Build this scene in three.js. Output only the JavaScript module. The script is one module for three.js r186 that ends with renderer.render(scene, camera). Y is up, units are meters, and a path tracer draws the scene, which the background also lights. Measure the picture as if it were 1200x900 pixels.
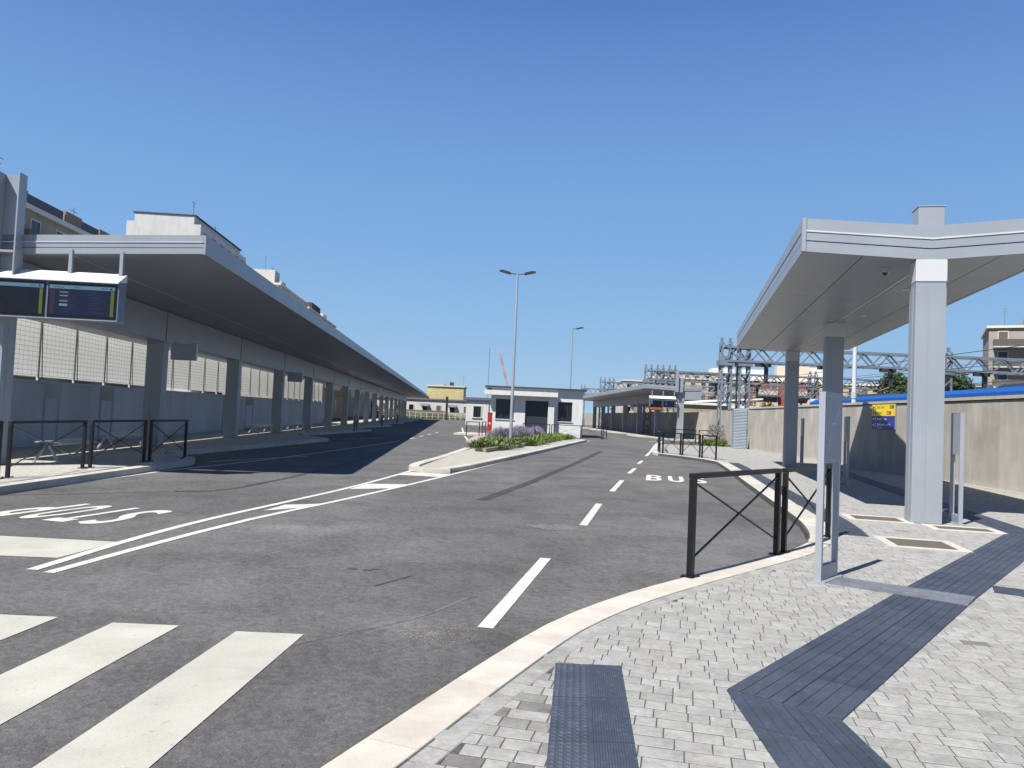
import * as THREE from 'three';
import { mergeGeometries } from 'three/addons/utils/BufferGeometryUtils.js';
import { RoundedBoxGeometry } from 'three/addons/geometries/RoundedBoxGeometry.js';
import { FontLoader } from 'three/addons/loaders/FontLoader.js';

// ------------------------------------------------------------------ camera, sky, sun, exposure
const scene = new THREE.Scene();
const camera = new THREE.PerspectiveCamera(53.13, 4 / 3, 0.1, 4000);
camera.position.set(0, 1.72, 0);
camera.rotation.set(0.04042, 0, 0.04363, 'XYZ');          // slightly up, phone tilted 2.5 degrees
const renderer = new THREE.WebGLRenderer({ antialias: true });
renderer.setSize(1024, 768);
renderer.toneMapping = THREE.LinearToneMapping;
renderer.toneMappingExposure = 1.6;
renderer.shadowMap.enabled = true;

const lin = (r, g, b) => new THREE.Color().setRGB(r / 255, g / 255, b / 255, THREE.SRGBColorSpace);
{ // clear summer sky: colour by elevation only
  const W = 16, Hh = 512, d = new Float32Array(W * Hh * 4);
  const stops = [[-90, 150, 150, 148], [-2, 160, 170, 180], [0, 174, 204, 228], [5.5, 150, 191, 229], [12, 129, 175, 225], [18, 118, 163, 218], [23.5, 106, 147, 209], [29, 88, 129, 194], [45, 72, 104, 160], [90, 54, 82, 130]];
  const cs = stops.map(s => [s[0], lin(s[1], s[2], s[3]).multiplyScalar(1 / 1.6)]   // exposure taken out again
  );
  for (let j = 0; j < Hh; j++) {
    const e = (j + 0.5) / Hh * 180 - 90; let k = 0;
    while (k < cs.length - 2 && e > cs[k + 1][0]) k++;
    const t = Math.min(1, Math.max(0, (e - cs[k][0]) / (cs[k + 1][0] - cs[k][0])));
    const c = cs[k][1].clone().lerp(cs[k + 1][1], t);
    for (let i = 0; i < W; i++) { const q = (j * W + i) * 4; d[q] = c.r; d[q + 1] = c.g; d[q + 2] = c.b; d[q + 3] = 1; }
  }
  const t = new THREE.DataTexture(d, W, Hh, THREE.RGBAFormat, THREE.FloatType);
  t.mapping = THREE.EquirectangularReflectionMapping; t.magFilter = THREE.LinearFilter; t.minFilter = THREE.LinearFilter; t.needsUpdate = true;
  scene.background = t; scene.environment = t;
}
const sun = new THREE.DirectionalLight(new THREE.Color(1, 0.965, 0.905), 5.0);
sun.position.set(-0.68 * 60, 1.27 * 60, 0.735 * 60 - 30); sun.target.position.set(0, 0, -30);
sun.castShadow = true; sun.shadow.mapSize.set(4096, 4096);
Object.assign(sun.shadow.camera, { left: -90, right: 90, top: 90, bottom: -90, near: 1, far: 400 });
scene.add(sun, sun.target);

// ------------------------------------------------------------------ helpers
let seed = 7;
const rnd = () => { seed = (seed * 1664525 + 1013904223) >>> 0; return seed / 4294967296; };
const rr = (a, b) => a + (b - a) * rnd();
const D2R = Math.PI / 180;
const taken = {};
function numbered(n) { const k = taken[n] = (taken[n] ?? -1) + 1; return k ? n + '_' + String(k).padStart(3, '0') : n; }
function tag(o, label, category, group, kind) { o.userData.label = label; o.userData.category = category; if (group) o.userData.group = group; if (kind) o.userData.kind = kind; return o; }
function thing(name, label, category, x = 0, y = 0, z = 0, turn = 0, group) {
  const g = new THREE.Group(); g.name = numbered(name); g.position.set(x, y, z); g.rotation.y = turn; scene.add(g);
  return tag(g, label, category, group);
}
function struct(name, geo, mat, label) {
  const m = geo ? new THREE.Mesh(geo, mat) : new THREE.Group(); m.name = numbered(name); m.userData.kind = 'structure';
  if (label) m.userData.label = label; scene.add(m); return m;
}
function part(parent, name, geos, mat, label) {
  const m = new THREE.Mesh(Array.isArray(geos) ? merge(geos) : geos, mat); m.name = name; parent.add(m);
  if (label) m.userData.label = label; return m;
}
function copyThing(o, x, y, z, turn, label, group) {
  const c = o.clone(); c.name = numbered(o.name.replace(/_\d{3}$/, '')); c.userData = { ...o.userData };
  c.position.set(x, y, z); c.rotation.y = turn; if (label) c.userData.label = label; if (group) c.userData.group = group; scene.add(c); return c;
}
function clean(g) {
  let h = g.index ? g.toNonIndexed() : g; const r = new THREE.BufferGeometry();
  for (const k of ['position', 'normal', 'uv', 'color']) if (h.attributes[k]) r.setAttribute(k, h.attributes[k]);
  if (!r.attributes.uv) r.setAttribute('uv', new THREE.BufferAttribute(new Float32Array(h.attributes.position.count * 2), 2));
  return r;
}
const merge = gs => gs.length === 1 ? gs[0] : mergeGeometries(gs.map(clean));
function muv(g) { // uv in metres, by the dominant direction of each face
  const p = g.attributes.position, n = g.attributes.normal, u = new Float32Array(p.count * 2);
  for (let i = 0; i < p.count; i++) {
    const a = Math.abs(n.getX(i)), b = Math.abs(n.getY(i)), c = Math.abs(n.getZ(i)), x = p.getX(i), y = p.getY(i), z = p.getZ(i);
    if (b >= a && b >= c) { u[2 * i] = x; u[2 * i + 1] = z; } else if (a >= c) { u[2 * i] = z; u[2 * i + 1] = y; } else { u[2 * i] = x; u[2 * i + 1] = y; }
  }
  g.setAttribute('uv', new THREE.BufferAttribute(u, 2)); return g;
}
const box = (w, h, d, x = 0, y = 0, z = 0) => { const g = new THREE.BoxGeometry(w, h, d).translate(x, y, z); return muv(clean(g)); };
const bx = (x0, x1, y0, y1, z0, z1) => box(x1 - x0, y1 - y0, Math.abs(z1 - z0), (x0 + x1) / 2, (y0 + y1) / 2, (z0 + z1) / 2);
const rbox = (w, h, d, x, y, z, r = 0.01) => muv(clean(new RoundedBoxGeometry(w, h, d, 1, r).translate(x, y, z)));
const V = (x, y, z) => new THREE.Vector3(x, y, z);
function bar(a, b, w, h = w) { // square bar between two points
  const d = b.clone().sub(a), L = d.length(), g = new THREE.BoxGeometry(w, h, L);
  const m = new THREE.Matrix4().lookAt(V(0, 0, 0), d, Math.abs(d.y) > 0.99 * L ? V(1, 0, 0) : V(0, 1, 0));
  m.setPosition(a.clone().add(b).multiplyScalar(0.5)); return clean(g.applyMatrix4(m));
}
function rod(a, b, r0, r1 = r0, n = 8) {
  const d = b.clone().sub(a), L = d.length(), g = new THREE.CylinderGeometry(r1, r0, L, n);
  g.applyQuaternion(new THREE.Quaternion().setFromUnitVectors(V(0, 1, 0), d.normalize())); g.translate((a.x + b.x) / 2, (a.y + b.y) / 2, (a.z + b.z) / 2); return clean(g);
}
function fromTris(pos, uv) {
  const g = new THREE.BufferGeometry(); g.setAttribute('position', new THREE.BufferAttribute(new Float32Array(pos), 3));
  g.computeVertexNormals(); if (uv) g.setAttribute('uv', new THREE.BufferAttribute(new Float32Array(uv), 2)); else muv(g); return g;
}
function quadTo(pos, a, b, c, d) { pos.push(...a, ...b, ...c, ...a, ...c, ...d); }
function slab(pts, y0, y1, sides = true) { // polygon on the ground [x,z] with thickness
  const vs = pts.map(p => new THREE.Vector2(p[0], -p[1])); let P = pts.slice();
  if (THREE.ShapeUtils.isClockWise(vs)) { P.reverse(); vs.reverse(); }
  const tr = THREE.ShapeUtils.triangulateShape(vs, []), pos = [];
  for (const [a, b, c] of tr) pos.push(P[a][0], y1, P[a][1], P[b][0], y1, P[b][1], P[c][0], y1, P[c][1]);
  if (sides && y1 > y0) for (let i = 0; i < P.length; i++) { const a = P[i], b = P[(i + 1) % P.length]; quadTo(pos, [a[0], y0, a[1]], [b[0], y0, b[1]], [b[0], y1, b[1]], [a[0], y1, a[1]]); }
  return fromTris(pos);
}
function ribbon(pts, w, y) { // flat strip along a polyline [x,z]
  const L = [], R = [];
  pts.forEach((p, i) => { const a = pts[Math.max(0, i - 1)], b = pts[Math.min(pts.length - 1, i + 1)], l = Math.hypot(b[0] - a[0], b[1] - a[1]), nx = -(b[1] - a[1]) / l * w / 2, nz = (b[0] - a[0]) / l * w / 2; L.push([p[0] + nx, p[1] + nz]); R.push([p[0] - nx, p[1] - nz]); });
  const pos = []; for (let i = 0; i < pts.length - 1; i++) { const q = [L[i], R[i], R[i + 1], L[i + 1]].map(p => [p[0], y, p[1]]); const cr = (q[1][0] - q[0][0]) * (q[2][2] - q[0][2]) - (q[1][2] - q[0][2]) * (q[2][0] - q[0][0]); if (cr < 0) quadTo(pos, ...q); else quadTo(pos, q[3], q[2], q[1], q[0]); }
  return fromTris(pos);
}
class Path { // smoothed polyline with arc length
  constructor(pts, smooth = true) {
    const v = pts.map(p => V(p[0], 0, p[1])); this.p = [];
    if (smooth) { const c = new THREE.CatmullRomCurve3(v, false, 'centripetal'); this.p = c.getPoints(pts.length * 12); } else this.p = v;
    this.s = [0]; for (let i = 1; i < this.p.length; i++) this.s.push(this.s[i - 1] + this.p[i].distanceTo(this.p[i - 1])); this.len = this.s.at(-1);
  }
  at(s) { let i = 1; while (i < this.s.length - 1 && this.s[i] < s) i++; const t = (s - this.s[i - 1]) / (this.s[i] - this.s[i - 1]); const a = this.p[i - 1], b = this.p[i], d = b.clone().sub(a).normalize(); return { x: a.x + (b.x - a.x) * t, z: a.z + (b.z - a.z) * t, nx: -d.z, nz: d.x }; } // n = right-hand side
}
function loft(path, s0, s1, profile, n = 2) { // profile [offset to the right, y], closed ends
  const pos = [], st = []; for (let k = 0; k <= n; k++) { const q = path.at(s0 + (s1 - s0) * k / n); st.push(profile.map(([o, y]) => [q.x + q.nx * o, y, q.z + q.nz * o])); }
  for (let k = 0; k < n; k++) for (let i = 0; i < profile.length - 1; i++) quadTo(pos, st[k][i], st[k][i + 1], st[k + 1][i + 1], st[k + 1][i]);
  for (const [e, fl] of [[st[0], 0], [st[n], 1]]) for (let i = 1; i < e.length - 1; i++) fl ? pos.push(...e[0], ...e[i], ...e[i + 1]) : pos.push(...e[0], ...e[i + 1], ...e[i]);
  return fromTris(pos);
}
function kerbRun(parent, pts, w, y1, mats, len = 1, smooth = true, y0 = -0.05) {
  const p = new Path(pts, smooth), n = Math.max(1, Math.round(p.len / len)), L = p.len / n, b = 0.018;
  for (let k = 0; k < n; k++) part(parent, 'kerb_stone', loft(p, k * L + 0.003, (k + 1) * L - 0.003, [[0, y0], [0.008, y1 - b], [b + 0.008, y1], [w - 0.004, y1], [w, y1 - 0.004], [w, y0]], L > 1.3 ? 1 : 2), mats[Math.floor(rnd() * mats.length)]);
  return p;
}
function inside(pt, poly) { let c = false; for (let i = 0, j = poly.length - 1; i < poly.length; j = i++) { const [xi, zi] = poly[i], [xj, zj] = poly[j]; if ((zi > pt[1]) !== (zj > pt[1]) && pt[0] < (xj - xi) * (pt[1] - zi) / (zj - zi) + xi) c = !c; } return c; }

// ------------------------------------------------------------------ noise and materials
const perm = Array.from({ length: 4096 }, () => rnd());
const lat = (i, j, p, s) => perm[(((i % p + p) % p) * 73 + ((j % p + p) % p) * 179 + s * 331) & 4095];
function vn(x, y, p, s) { const i = Math.floor(x), j = Math.floor(y), f = x - i, g = y - j, u = f * f * (3 - 2 * f), v = g * g * (3 - 2 * g); return (lat(i, j, p, s) * (1 - u) + lat(i + 1, j, p, s) * u) * (1 - v) + (lat(i, j + 1, p, s) * (1 - u) + lat(i + 1, j + 1, p, s) * u) * v; }
function fbm(u, v, p, oct, s = 0) { let a = 0, w = 0.5, t = 0; for (let k = 0; k < oct; k++) { a += w * vn(u * p, v * p, p, s + k); t += w; w *= 0.55; p *= 2; } return a / t; }
function texture(n, f, rep, srgb = true) {
  const d = new Uint8Array(n * n * 4);
  for (let j = 0; j < n; j++) for (let i = 0; i < n; i++) { const c = f((i + 0.5) / n, (j + 0.5) / n), q = (j * n + i) * 4; for (let k = 0; k < 3; k++) d[q + k] = Math.max(0, Math.min(255, Array.isArray(c) ? c[k] : c)); d[q + 3] = 255; }
  const t = new THREE.DataTexture(d, n, n, THREE.RGBAFormat); t.wrapS = t.wrapT = THREE.RepeatWrapping; t.magFilter = THREE.LinearFilter; t.minFilter = THREE.LinearMipmapLinearFilter; t.generateMipmaps = true;
  t.repeat.set(1 / rep, 1 / rep); if (srgb) t.colorSpace = THREE.SRGBColorSpace; t.needsUpdate = true; return t;
}
const base = (r, g, b) => lin(r, g, b).multiplyScalar(0.74);   // reflectance of the thing itself
const M = (r, g, b, rough = 0.7, o = {}) => new THREE.MeshStandardMaterial({ color: base(r, g, b), roughness: rough, ...o });
const grainTex = texture(512, (u, v) => { const n = fbm(u, v, 64, 3, 3), m = fbm(u, v, 5, 4, 9), k = rnd(); return 178 + 60 * (n - 0.5) + 50 * (m - 0.5) + (k > 0.975 ? 70 : k < 0.03 ? -55 : (k - 0.5) * 50); }, 2.7);
const grainBump = texture(512, (u, v) => 120 + 150 * (fbm(u, v, 96, 2, 5) - 0.5) + 60 * (rnd() - 0.5), 2.7, false);
const concTex = texture(512, (u, v) => { const m = fbm(u, v, 4, 5, 21), st = fbm(u, 0.1 + v * 0.15, 24, 3, 30), f = rnd(); const c = 215 + 46 * (m - 0.5) + 18 * (st - 0.5) + 12 * (f - 0.5) - (f < 0.004 ? 60 : 0); return [c, c * 0.99, c * 0.972]; }, 3.1);
const stoneTex = texture(512, (u, v) => { const m = fbm(u, v, 6, 5, 41), f = rnd(), sp = fbm(u, v, 90, 2, 44); const c = 222 + 40 * (m - 0.5) + 16 * (f - 0.5) - (sp > 0.8 ? 14 : 0); return [c, c * (0.985 + 0.02 * (m - 0.5)), c * 0.96]; }, 1.3);
const paverTex = texture(512, (u, v) => { const m = fbm(u, v, 9, 4, 61), f = rnd(), sp = fbm(u, v, 48, 2, 63), st = fbm(u, v, 3, 3, 68); const c = 205 + 50 * (m - 0.5) + 26 * (f - 0.5) + 30 * (sp - 0.5) - (st > 0.8 ? 26 * (st - 0.8) / 0.1 : 0); return [c, c * 0.995, c * 0.975]; }, 1.1);
const oldPaintTex = texture(512, (u, v) => { const m = fbm(u, v, 5, 5, 141), sp = fbm(u, v, 60, 2, 143), f = rnd(); const c = 226 + 34 * (m - 0.5) + 20 * (f - 0.5) - (sp > 0.86 ? 24 : 0) - (f < 0.004 ? 50 : 0) - 30 * Math.max(0, fbm(u * 0.3, v, 12, 3, 147) - 0.6); return [c, c * 0.995, c * 0.975]; }, 1.9);
const rubTex = texture(256, (u, v) => { const m = fbm(u, v, 6, 5, 81), f = rnd(); const c = 205 + 60 * (m - 0.5) + 30 * (f - 0.5) + (fbm(u, v, 30, 2, 84) > 0.74 ? 30 : 0); return c; }, 0.9);
const plasTex = texture(256, (u, v) => { const m = fbm(u, v, 3, 4, 91), st = fbm(u, v * 0.2, 20, 2, 95), c = 232 + 22 * (m - 0.5) + 14 * (st - 0.5); return c; }, 5);
const metTex = texture(256, (u, v) => 236 + 16 * (fbm(u, v, 3, 4, 71) - 0.5) + 8 * (rnd() - 0.5), 2.2);
const brickBump = texture(256, (u, v) => 128 + 90 * (fbm(u, v, 24, 3, 75) - 0.5) + 50 * (rnd() - 0.5), 0.6, false);

const asphalt = new THREE.MeshStandardMaterial({ color: base(149, 147, 145), map: grainTex, bumpMap: grainBump, bumpScale: 0.006, roughness: 0.93, vertexColors: true });
const paint = M(250, 249, 244, 0.75, { map: stoneTex });
const paintOld = M(224, 222, 212, 0.85, { map: oldPaintTex });
const tar = M(96, 95, 96, 0.8, { map: grainTex, bumpMap: grainBump, bumpScale: 0.003 });
const kerbMats = [M(242, 236, 226, 0.85, { map: stoneTex }), M(236, 230, 219, 0.85, { map: stoneTex }), M(242, 238, 230, 0.85, { map: stoneTex })];
const kerbWhite = [M(240, 238, 230, 0.85, { map: stoneTex }), M(228, 226, 219, 0.85, { map: stoneTex })];
const joint = M(122, 119, 113, 0.95, { map: grainTex });
const paverMats = [[212, 211, 209], [209, 208, 206], [215, 214, 212], [205, 204, 202], [210, 208, 203], [200, 199, 196], [158, 155, 150], [180, 177, 171]].map(c => M(...c, 0.88, { map: paverTex, bumpMap: brickBump, bumpScale: 0.003 }));
const rubber = [[86, 95, 112], [81, 90, 107], [90, 99, 115]].map(c => M(...c, 0.62, { map: rubTex }));
const slabGrey = M(150, 153, 162, 0.6, { map: rubTex });
const aluPaint = M(183, 189, 197, 0.42, { metalness: 0.15, map: metTex });
const alu = aluPaint;
const aluDark = aluPaint;
const aluBright = M(236, 238, 240, 0.35, { map: metTex });
const soffit = aluPaint;
const groove = M(70, 73, 78, 0.8);
const blackPaint = M(17, 17, 19, 0.45);
const steel = M(170, 176, 182, 0.4, { metalness: 0.5 });
const darkSteel = M(88, 94, 100, 0.6);
const concrete = M(222, 216, 202, 0.92, { map: concTex, bumpMap: brickBump, bumpScale: 0.004 });
const concPanels = [[222, 218, 209], [216, 213, 204], [227, 223, 214]].map(c => M(...c, 0.92, { map: concTex, bumpMap: brickBump, bumpScale: 0.004 }));
const coping = M(222, 216, 204, 0.85, { map: stoneTex });
const plasterWhite = M(250, 250, 248, 0.85, { map: plasTex });
const glassDark = M(34, 40, 48, 0.12);
const frameDark = M(50, 52, 56, 0.5);
const plantSoil = M(104, 88, 70, 1, { map: grainTex });

// ------------------------------------------------------------------ the setting: ground, road, pavements
{
  const g = new THREE.CircleGeometry(2600, 48).rotateX(-Math.PI / 2).translate(0, -0.06, 0); muv(g);
  struct('ground', g, M(150, 143, 130, 1, { map: grainTex }), 'dusty flat ground around the bus station');
}
{
  const xs = [], zs = []; for (let x = -16; x <= 20.01; x += x > -7 && x < 9 ? 0.4 : 1) xs.push(x);
  for (let z = 9; z >= -230; z -= z > -24 ? 0.4 : z > -60 ? 1 : 4) zs.push(z);
  const pos = [], col = [], idx = [], nrm = [], uv = [];
  const tint = (x, z) => {
    const a = fbm(x / 40 + 5, z / 40 + 5, 8, 4, 11), b = fbm(x / 20 + 3, z / 66 + 3, 14, 4, 14), c = fbm(x / 12 + 7, z / 12 + 7, 12, 3, 18);
    let t = 0.94 + 0.4 * (a - 0.5) + 0.6 * (b - 0.5) + 0.16 * (c - 0.5);
    const g = (cx, cz, rx, rz, k) => k * Math.exp(-(((x - cx) / rx) ** 2) - ((z - cz) / rz) ** 2) * (0.3 + 1.4 * c);
    t += g(-3.1, -10.9, 0.9, 0.55, 0.5) + g(-0.7, -6.1, 0.5, 0.5, 0.28) + g(0.7, -7.2, 0.5, 0.7, 0.2) + g(-2.2, -8.5, 1.2, 0.5, -0.12);   // dried cement and dust stains
    return Math.max(0.5, Math.min(1.6, t));
  };
  for (const z of zs) for (const x of xs) { pos.push(x, 0, z); nrm.push(0, 1, 0); uv.push(x, z); const t = tint(x, z); col.push(t, t * 0.99, t * 0.985); }
  const n = xs.length; for (let j = 0; j < zs.length - 1; j++) for (let i = 0; i < n - 1; i++) { const a = j * n + i; idx.push(a, a + 1, a + n, a + 1, a + n + 1, a + n); }
  const g = new THREE.BufferGeometry(); g.setAttribute('position', new THREE.Float32BufferAttribute(pos, 3)); g.setAttribute('normal', new THREE.Float32BufferAttribute(nrm, 3)); g.setAttribute('uv', new THREE.Float32BufferAttribute(uv, 2)); g.setAttribute('color', new THREE.Float32BufferAttribute(col, 3)); g.setIndex(idx);
  struct('road', g, asphalt, 'grey asphalt roadway of the bus station');
}
// painted markings: one object per marking
const mark = (name, geo, label, mat = paint, group) => { const m = struct(name, geo, mat, label); m.userData.group = group; return m; };
const lineA = [[-4.62, -7.6], [-4.56, -9.4], [-4.36, -11.3], [-3.95, -13.6], [-3.46, -16.4], [-3.02, -19.8], [-2.66, -23.3]];
const lineB = [[-4.40, -7.5], [-4.13, -9.6], [-3.74, -11.8], [-3.1, -14.3], [-2.1, -18.8], [-1.0, -24.2], [0.35, -31], [2.2, -40], [4.4, -51], [6.2, -59.5]];
const pts = a => { const p = new Path(a); return Array.from({ length: 41 }, (_, k) => { const q = p.at(p.len * k / 40); return [q.x, q.z]; }); };
mark('lane_line', ribbon(pts(lineA), 0.12, 0.0052), 'white painted edge line on the left of the hatched gore');
mark('lane_line', ribbon(pts(lineB), 0.12, 0.0052), 'white painted edge line running along the planted island');
for (const [q, l] of [[[[-3.92, -12.5], [-3.83, -13.35], [-3.22, -13.75], [-3.36, -13.2]], 'first'], [[[-3.36, -16.35], [-3.22, -17.7], [-2.3, -18.0], [-2.5, -16.95]], 'second'], [[[-2.92, -20.5], [-2.74, -21.6], [-1.62, -21.4], [-1.78, -20.4]], 'third']])
  mark('gore_stripe', slab(q, 0, 0.0042, false), 'white hatching bar between the two converging edge lines', paint, 'hatching bars of the gore');
const dashPts = [[[-0.13, -6.25], [0.5, -9.4]], [[1.24, -12.4], [1.87, -15.65]], [[2.5, -18.45], [3.25, -21.95]], [[3.9, -24.9], [4.55, -27.7]], [[5.15, -30.6], [5.75, -33.2]]];
for (const d of dashPts) mark('lane_dash', ribbon(d, 0.13, 0.0046), 'white painted lane dash curving towards the far bays', paint, 'lane dashes');
mark('lane_line', ribbon([[6.7, -37.6], [8.1, -44], [10.6, -56]], 0.15, 0.0046), 'white painted line past the nose of the railed platform');
for (let k = 0; k < 5; k++) { const x = -1.74 - 0.975 * k, z = -5.86 - 0.085 * k; mark('crossing_stripe', slab([[x - 0.255, z], [x + 0.255, z], [x + 0.02, z + 4], [x - 0.49, z + 4]], 0, 0.0046, false), 'broad white pedestrian crossing stripe with worn paint', paintOld, 'crossing stripes'); }
mark('stop_bar', slab([[-9.4, -9.45], [-4.62, -9.25], [-4.72, -8.2], [-9.4, -8.1]], 0, 0.0042, false), 'broad white stop bar across the oncoming lane', paintOld);
mark('lane_line', ribbon(pts([[-9.2, -9], [-8.66, -13.4], [-8.3, -18.8], [-7.6, -23.5], [-6.55, -36], [-6.15, -43]]), 0.12, 0.0046), 'white painted line beside the left platform kerb');
for (const z of [-47, -52, -57, -63]) mark('lane_dash', ribbon([[-6.1, z], [-6.05, z - 2.2]], 0.16, 0.0046), 'short white dash at the shaded bays of the long canopy', paint, 'bay dashes');
mark('lane_line', ribbon([[-1.2, -36], [-2.4, -46], [-3.4, -58]], 0.14, 0.0046), 'white edge line left of the planted island');
mark('lane_line', ribbon([[-4.0, -66], [-5.6, -90]], 0.16, 0.0046), 'far white edge line leading to the low white building');
for (const [a, b] of [[[11.6, -64], [13.2, -68]], [[9, -72], [13.5, -71]]]) mark('lane_line', ribbon([a, b], 0.16, 0.0046), 'short white bay line in front of the far canopy', paint, 'far bay lines');
for (const [a, b] of [[[-8.6, -22.2], [-6.9, -26.5]], [[-9.6, -41.8], [-7.6, -46]]]) mark('lane_line', ribbon([a, b], 0.12, 0.0046), 'thin white bay line running from the platform nose', paint, 'bay lines by the platform noses');
mark('asphalt_seal', ribbon([[-0.5, -15.4], [0.55, -19.8], [2.7, -30], [4.9, -41]], 0.24, 0.0030), 'dark sealed trench strip running along the roadway', tar);
mark('asphalt_seal', ribbon(pts([[-9.2, -12.6], [-7.7, -13.5], [-6.6, -14.35], [-5.62, -14.75]]), 0.045, 0.0030), 'thin dark sealed crack near the left platform', tar);
mark('asphalt_seal', ribbon(pts([[-6.3, -14.65], [-5.7, -15.0], [-5.3, -17.4], [-5.1, -20.6], [-4.9, -28]]), 0.14, 0.0034), 'dark sealed strip bending along the left lane', tar);
{ // patch and stains on the asphalt, each with its own outline
  const blob = (cx, cz, rx, rz, n = 26) => Array.from({ length: n }, (_, k) => { const a = k / n * Math.PI * 2, r = 0.72 + 0.5 * rnd(); return [cx + Math.cos(a) * rx * r, cz + Math.sin(a) * rz * r]; });
  mark('road_patch', slab(blob(0.75, -12.05, 0.42, 0.3), 0, 0.0026, false), 'pale irregular repair patch at a lane dash', M(168, 165, 161, 0.95, { map: grainTex }));
  for (const [x, z, l] of [[-1.62, -8.3, 0.05], [-1.45, -8.27, 0.06], [-1.38, -8.33, 0.035]]) mark('tar_spot', slab(blob(x, z, l, l * 0.55, 12), 0, 0.0028, false), 'small black tar spot on the open asphalt', tar, 'tar spots');
  mark('tar_spot', ribbon([[-1.25, -7.55], [-0.95, -8.1]], 0.03, 0.0028), 'thin black scuff stroke on the open asphalt', tar);
}
for (const [a, w] of [[[[0.85, -18.9], [1.9, -19.7], [2.9, -20.9]], 0.03], [[[-5.1, -9.1], [-4.9, -10.4], [-4.95, -12.1]], 0.02], [[[-2.9, -8.2], [-2.3, -10.2], [-1.4, -12.6]], 0.025], [[[-1.6, -5.5], [-0.7, -6.5], [-0.3, -7.3]], 0.025], [[[1.2, -10], [2.3, -10.2]], 0.02], [[[-3.4, -9.5], [-2.7, -9.9], [-1.9, -10.1]], 0.03], [[[-6.8, -15.5], [-5.4, -16.6], [-4.2, -18.5]], 0.03]]) mark('road_scratch', ribbon(pts(a), w, 0.0022), 'thin pale scuff line scratched across the asphalt', M(164, 161, 158, 0.95, { map: grainTex }), 'scuff lines on the asphalt');
{ // loose pale grit swept against the bend
  const pos = []; for (let k = 0; k < 420; k++) { const a = rr(0, 6.28), r = Math.pow(rnd(), 0.7), x = -0.55 + Math.cos(a) * r * 0.3 + r * 0.06, z = -6.05 + Math.sin(a) * r * 0.32, e = rr(0.0015, 0.004), t = rr(0, 6.28), P = q => [x + Math.cos(t + q) * e, 0.0005, z - Math.sin(t + q) * e], A = P(0), Bq = P(2.1), C = P(4.2), T = [x, e * 1.1, z]; pos.push(...A, ...Bq, ...T, ...Bq, ...C, ...T, ...C, ...A, ...T); }
  const g = new THREE.Mesh(fromTris(pos), M(206, 192, 160, 0.95)); g.name = numbered('grit'); scene.add(g); tag(g, 'pale loose grit scattered on the asphalt by the kerb bend', 'grit', null, 'stuff');
}
{ // lettering on the road
  const font = await new FontLoader().loadAsync('fonts/droid/droid_sans_bold.typeface.json');
  const word = (txt, ox, oz, az, w, h, mat, name, label) => { // lower-left corner seen by its reader; az = reading-up direction
    const g = struct(name, null, null, label); let x = 0; const fx = Math.sin(az), fz = -Math.cos(az), sx = Math.cos(az), sz = Math.sin(az);
    for (const ch of txt) {
      const sh = font.generateShapes(ch, 1), geo = new THREE.ShapeGeometry(sh, 5); geo.computeBoundingBox(); const b = geo.boundingBox, gw = w * (ch === 'T' ? 0.95 : 1);
      const p = geo.attributes.position; for (let i = 0; i < p.count; i++) { const u = (p.getX(i) - b.min.x) / (b.max.x - b.min.x) * gw + x, v = (p.getY(i) - b.min.y) / (b.max.y - b.min.y) * h; p.setXYZ(i, ox + sx * u + fx * v, 0.0046, oz + sz * u + fz * v); }
      const c = clean(geo); c.computeVertexNormals(); muv(c); part(g, 'painted_letter', c, mat); x += gw + w * 0.42;
    }
    return g;
  };
  word('BUS', 4.0, -22.4, 11 * D2R, 0.46, 2.3, paint, 'road_lettering', 'white word BUS painted on the bay');
  word('STOP', -5.12, -12.0, 194 * D2R, 0.37, 1.65, paint, 'road_lettering', 'white word STOP painted for oncoming buses');
}
// ---- right-hand pavement
const PAVE = 0.12;
const kerbLine = [[-3.2, 2.4], [-2.1, -0.4], [-1.32, -2.3], [-0.80, -3.47], [-0.47, -4.25], [-0.1, -5.1], [0.37, -6.08], [1.02, -7.05], [1.82, -8.0], [2.82, -9.1], [3.7, -10.1], [4.22, -10.85]];
const kerbLine2 = [[4.24, -10.9], [4.55, -11.6], [5.05, -13.3], [5.78, -17], [6.9, -22.7], [8.08, -28.6], [8.86, -32.8]];
const kerbLine3 = [[8.87, -32.84], [8.72, -34.8], [8.1, -37.1], [7.5, -38.7]], kerbLine4 = [[7.48, -38.74], [7.5, -40.2], [8.6, -46], [10.4, -55], [12.4, -63]];
const wallX = z => 13.26 - 0.056 * z;
const paveOutline = [...kerbLine, ...kerbLine2, ...kerbLine3, ...kerbLine4.slice(1), [12.6, -66], [wallX(-66) + 1.2, -66], [wallX(-40), -40], [wallX(-20), -20], [wallX(4) + 0.3, 6], [-3.2, 6]];
const sidewalk = struct('sidewalk', slab(paveOutline, -0.05, PAVE - 0.0019), joint, 'light grey sett pavement beside the right-hand canopy');
const kerb = struct('kerb', null, null, 'pale stone kerb curving round the right-hand pavement');
const W0 = 0.31;
const kp = kerbRun(kerb, kerbLine, W0, PAVE + 0.004, kerbMats, 0.98);
kerbRun(kerb, kerbLine2, 0.42, PAVE + 0.005, kerbWhite, 0.98); kerbRun(kerb, kerbLine3, 0.3, PAVE + 0.006, kerbWhite, 0.98); kerbRun(kerb, kerbLine4, 0.3, PAVE + 0.004, kerbWhite, 1.0);
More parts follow.
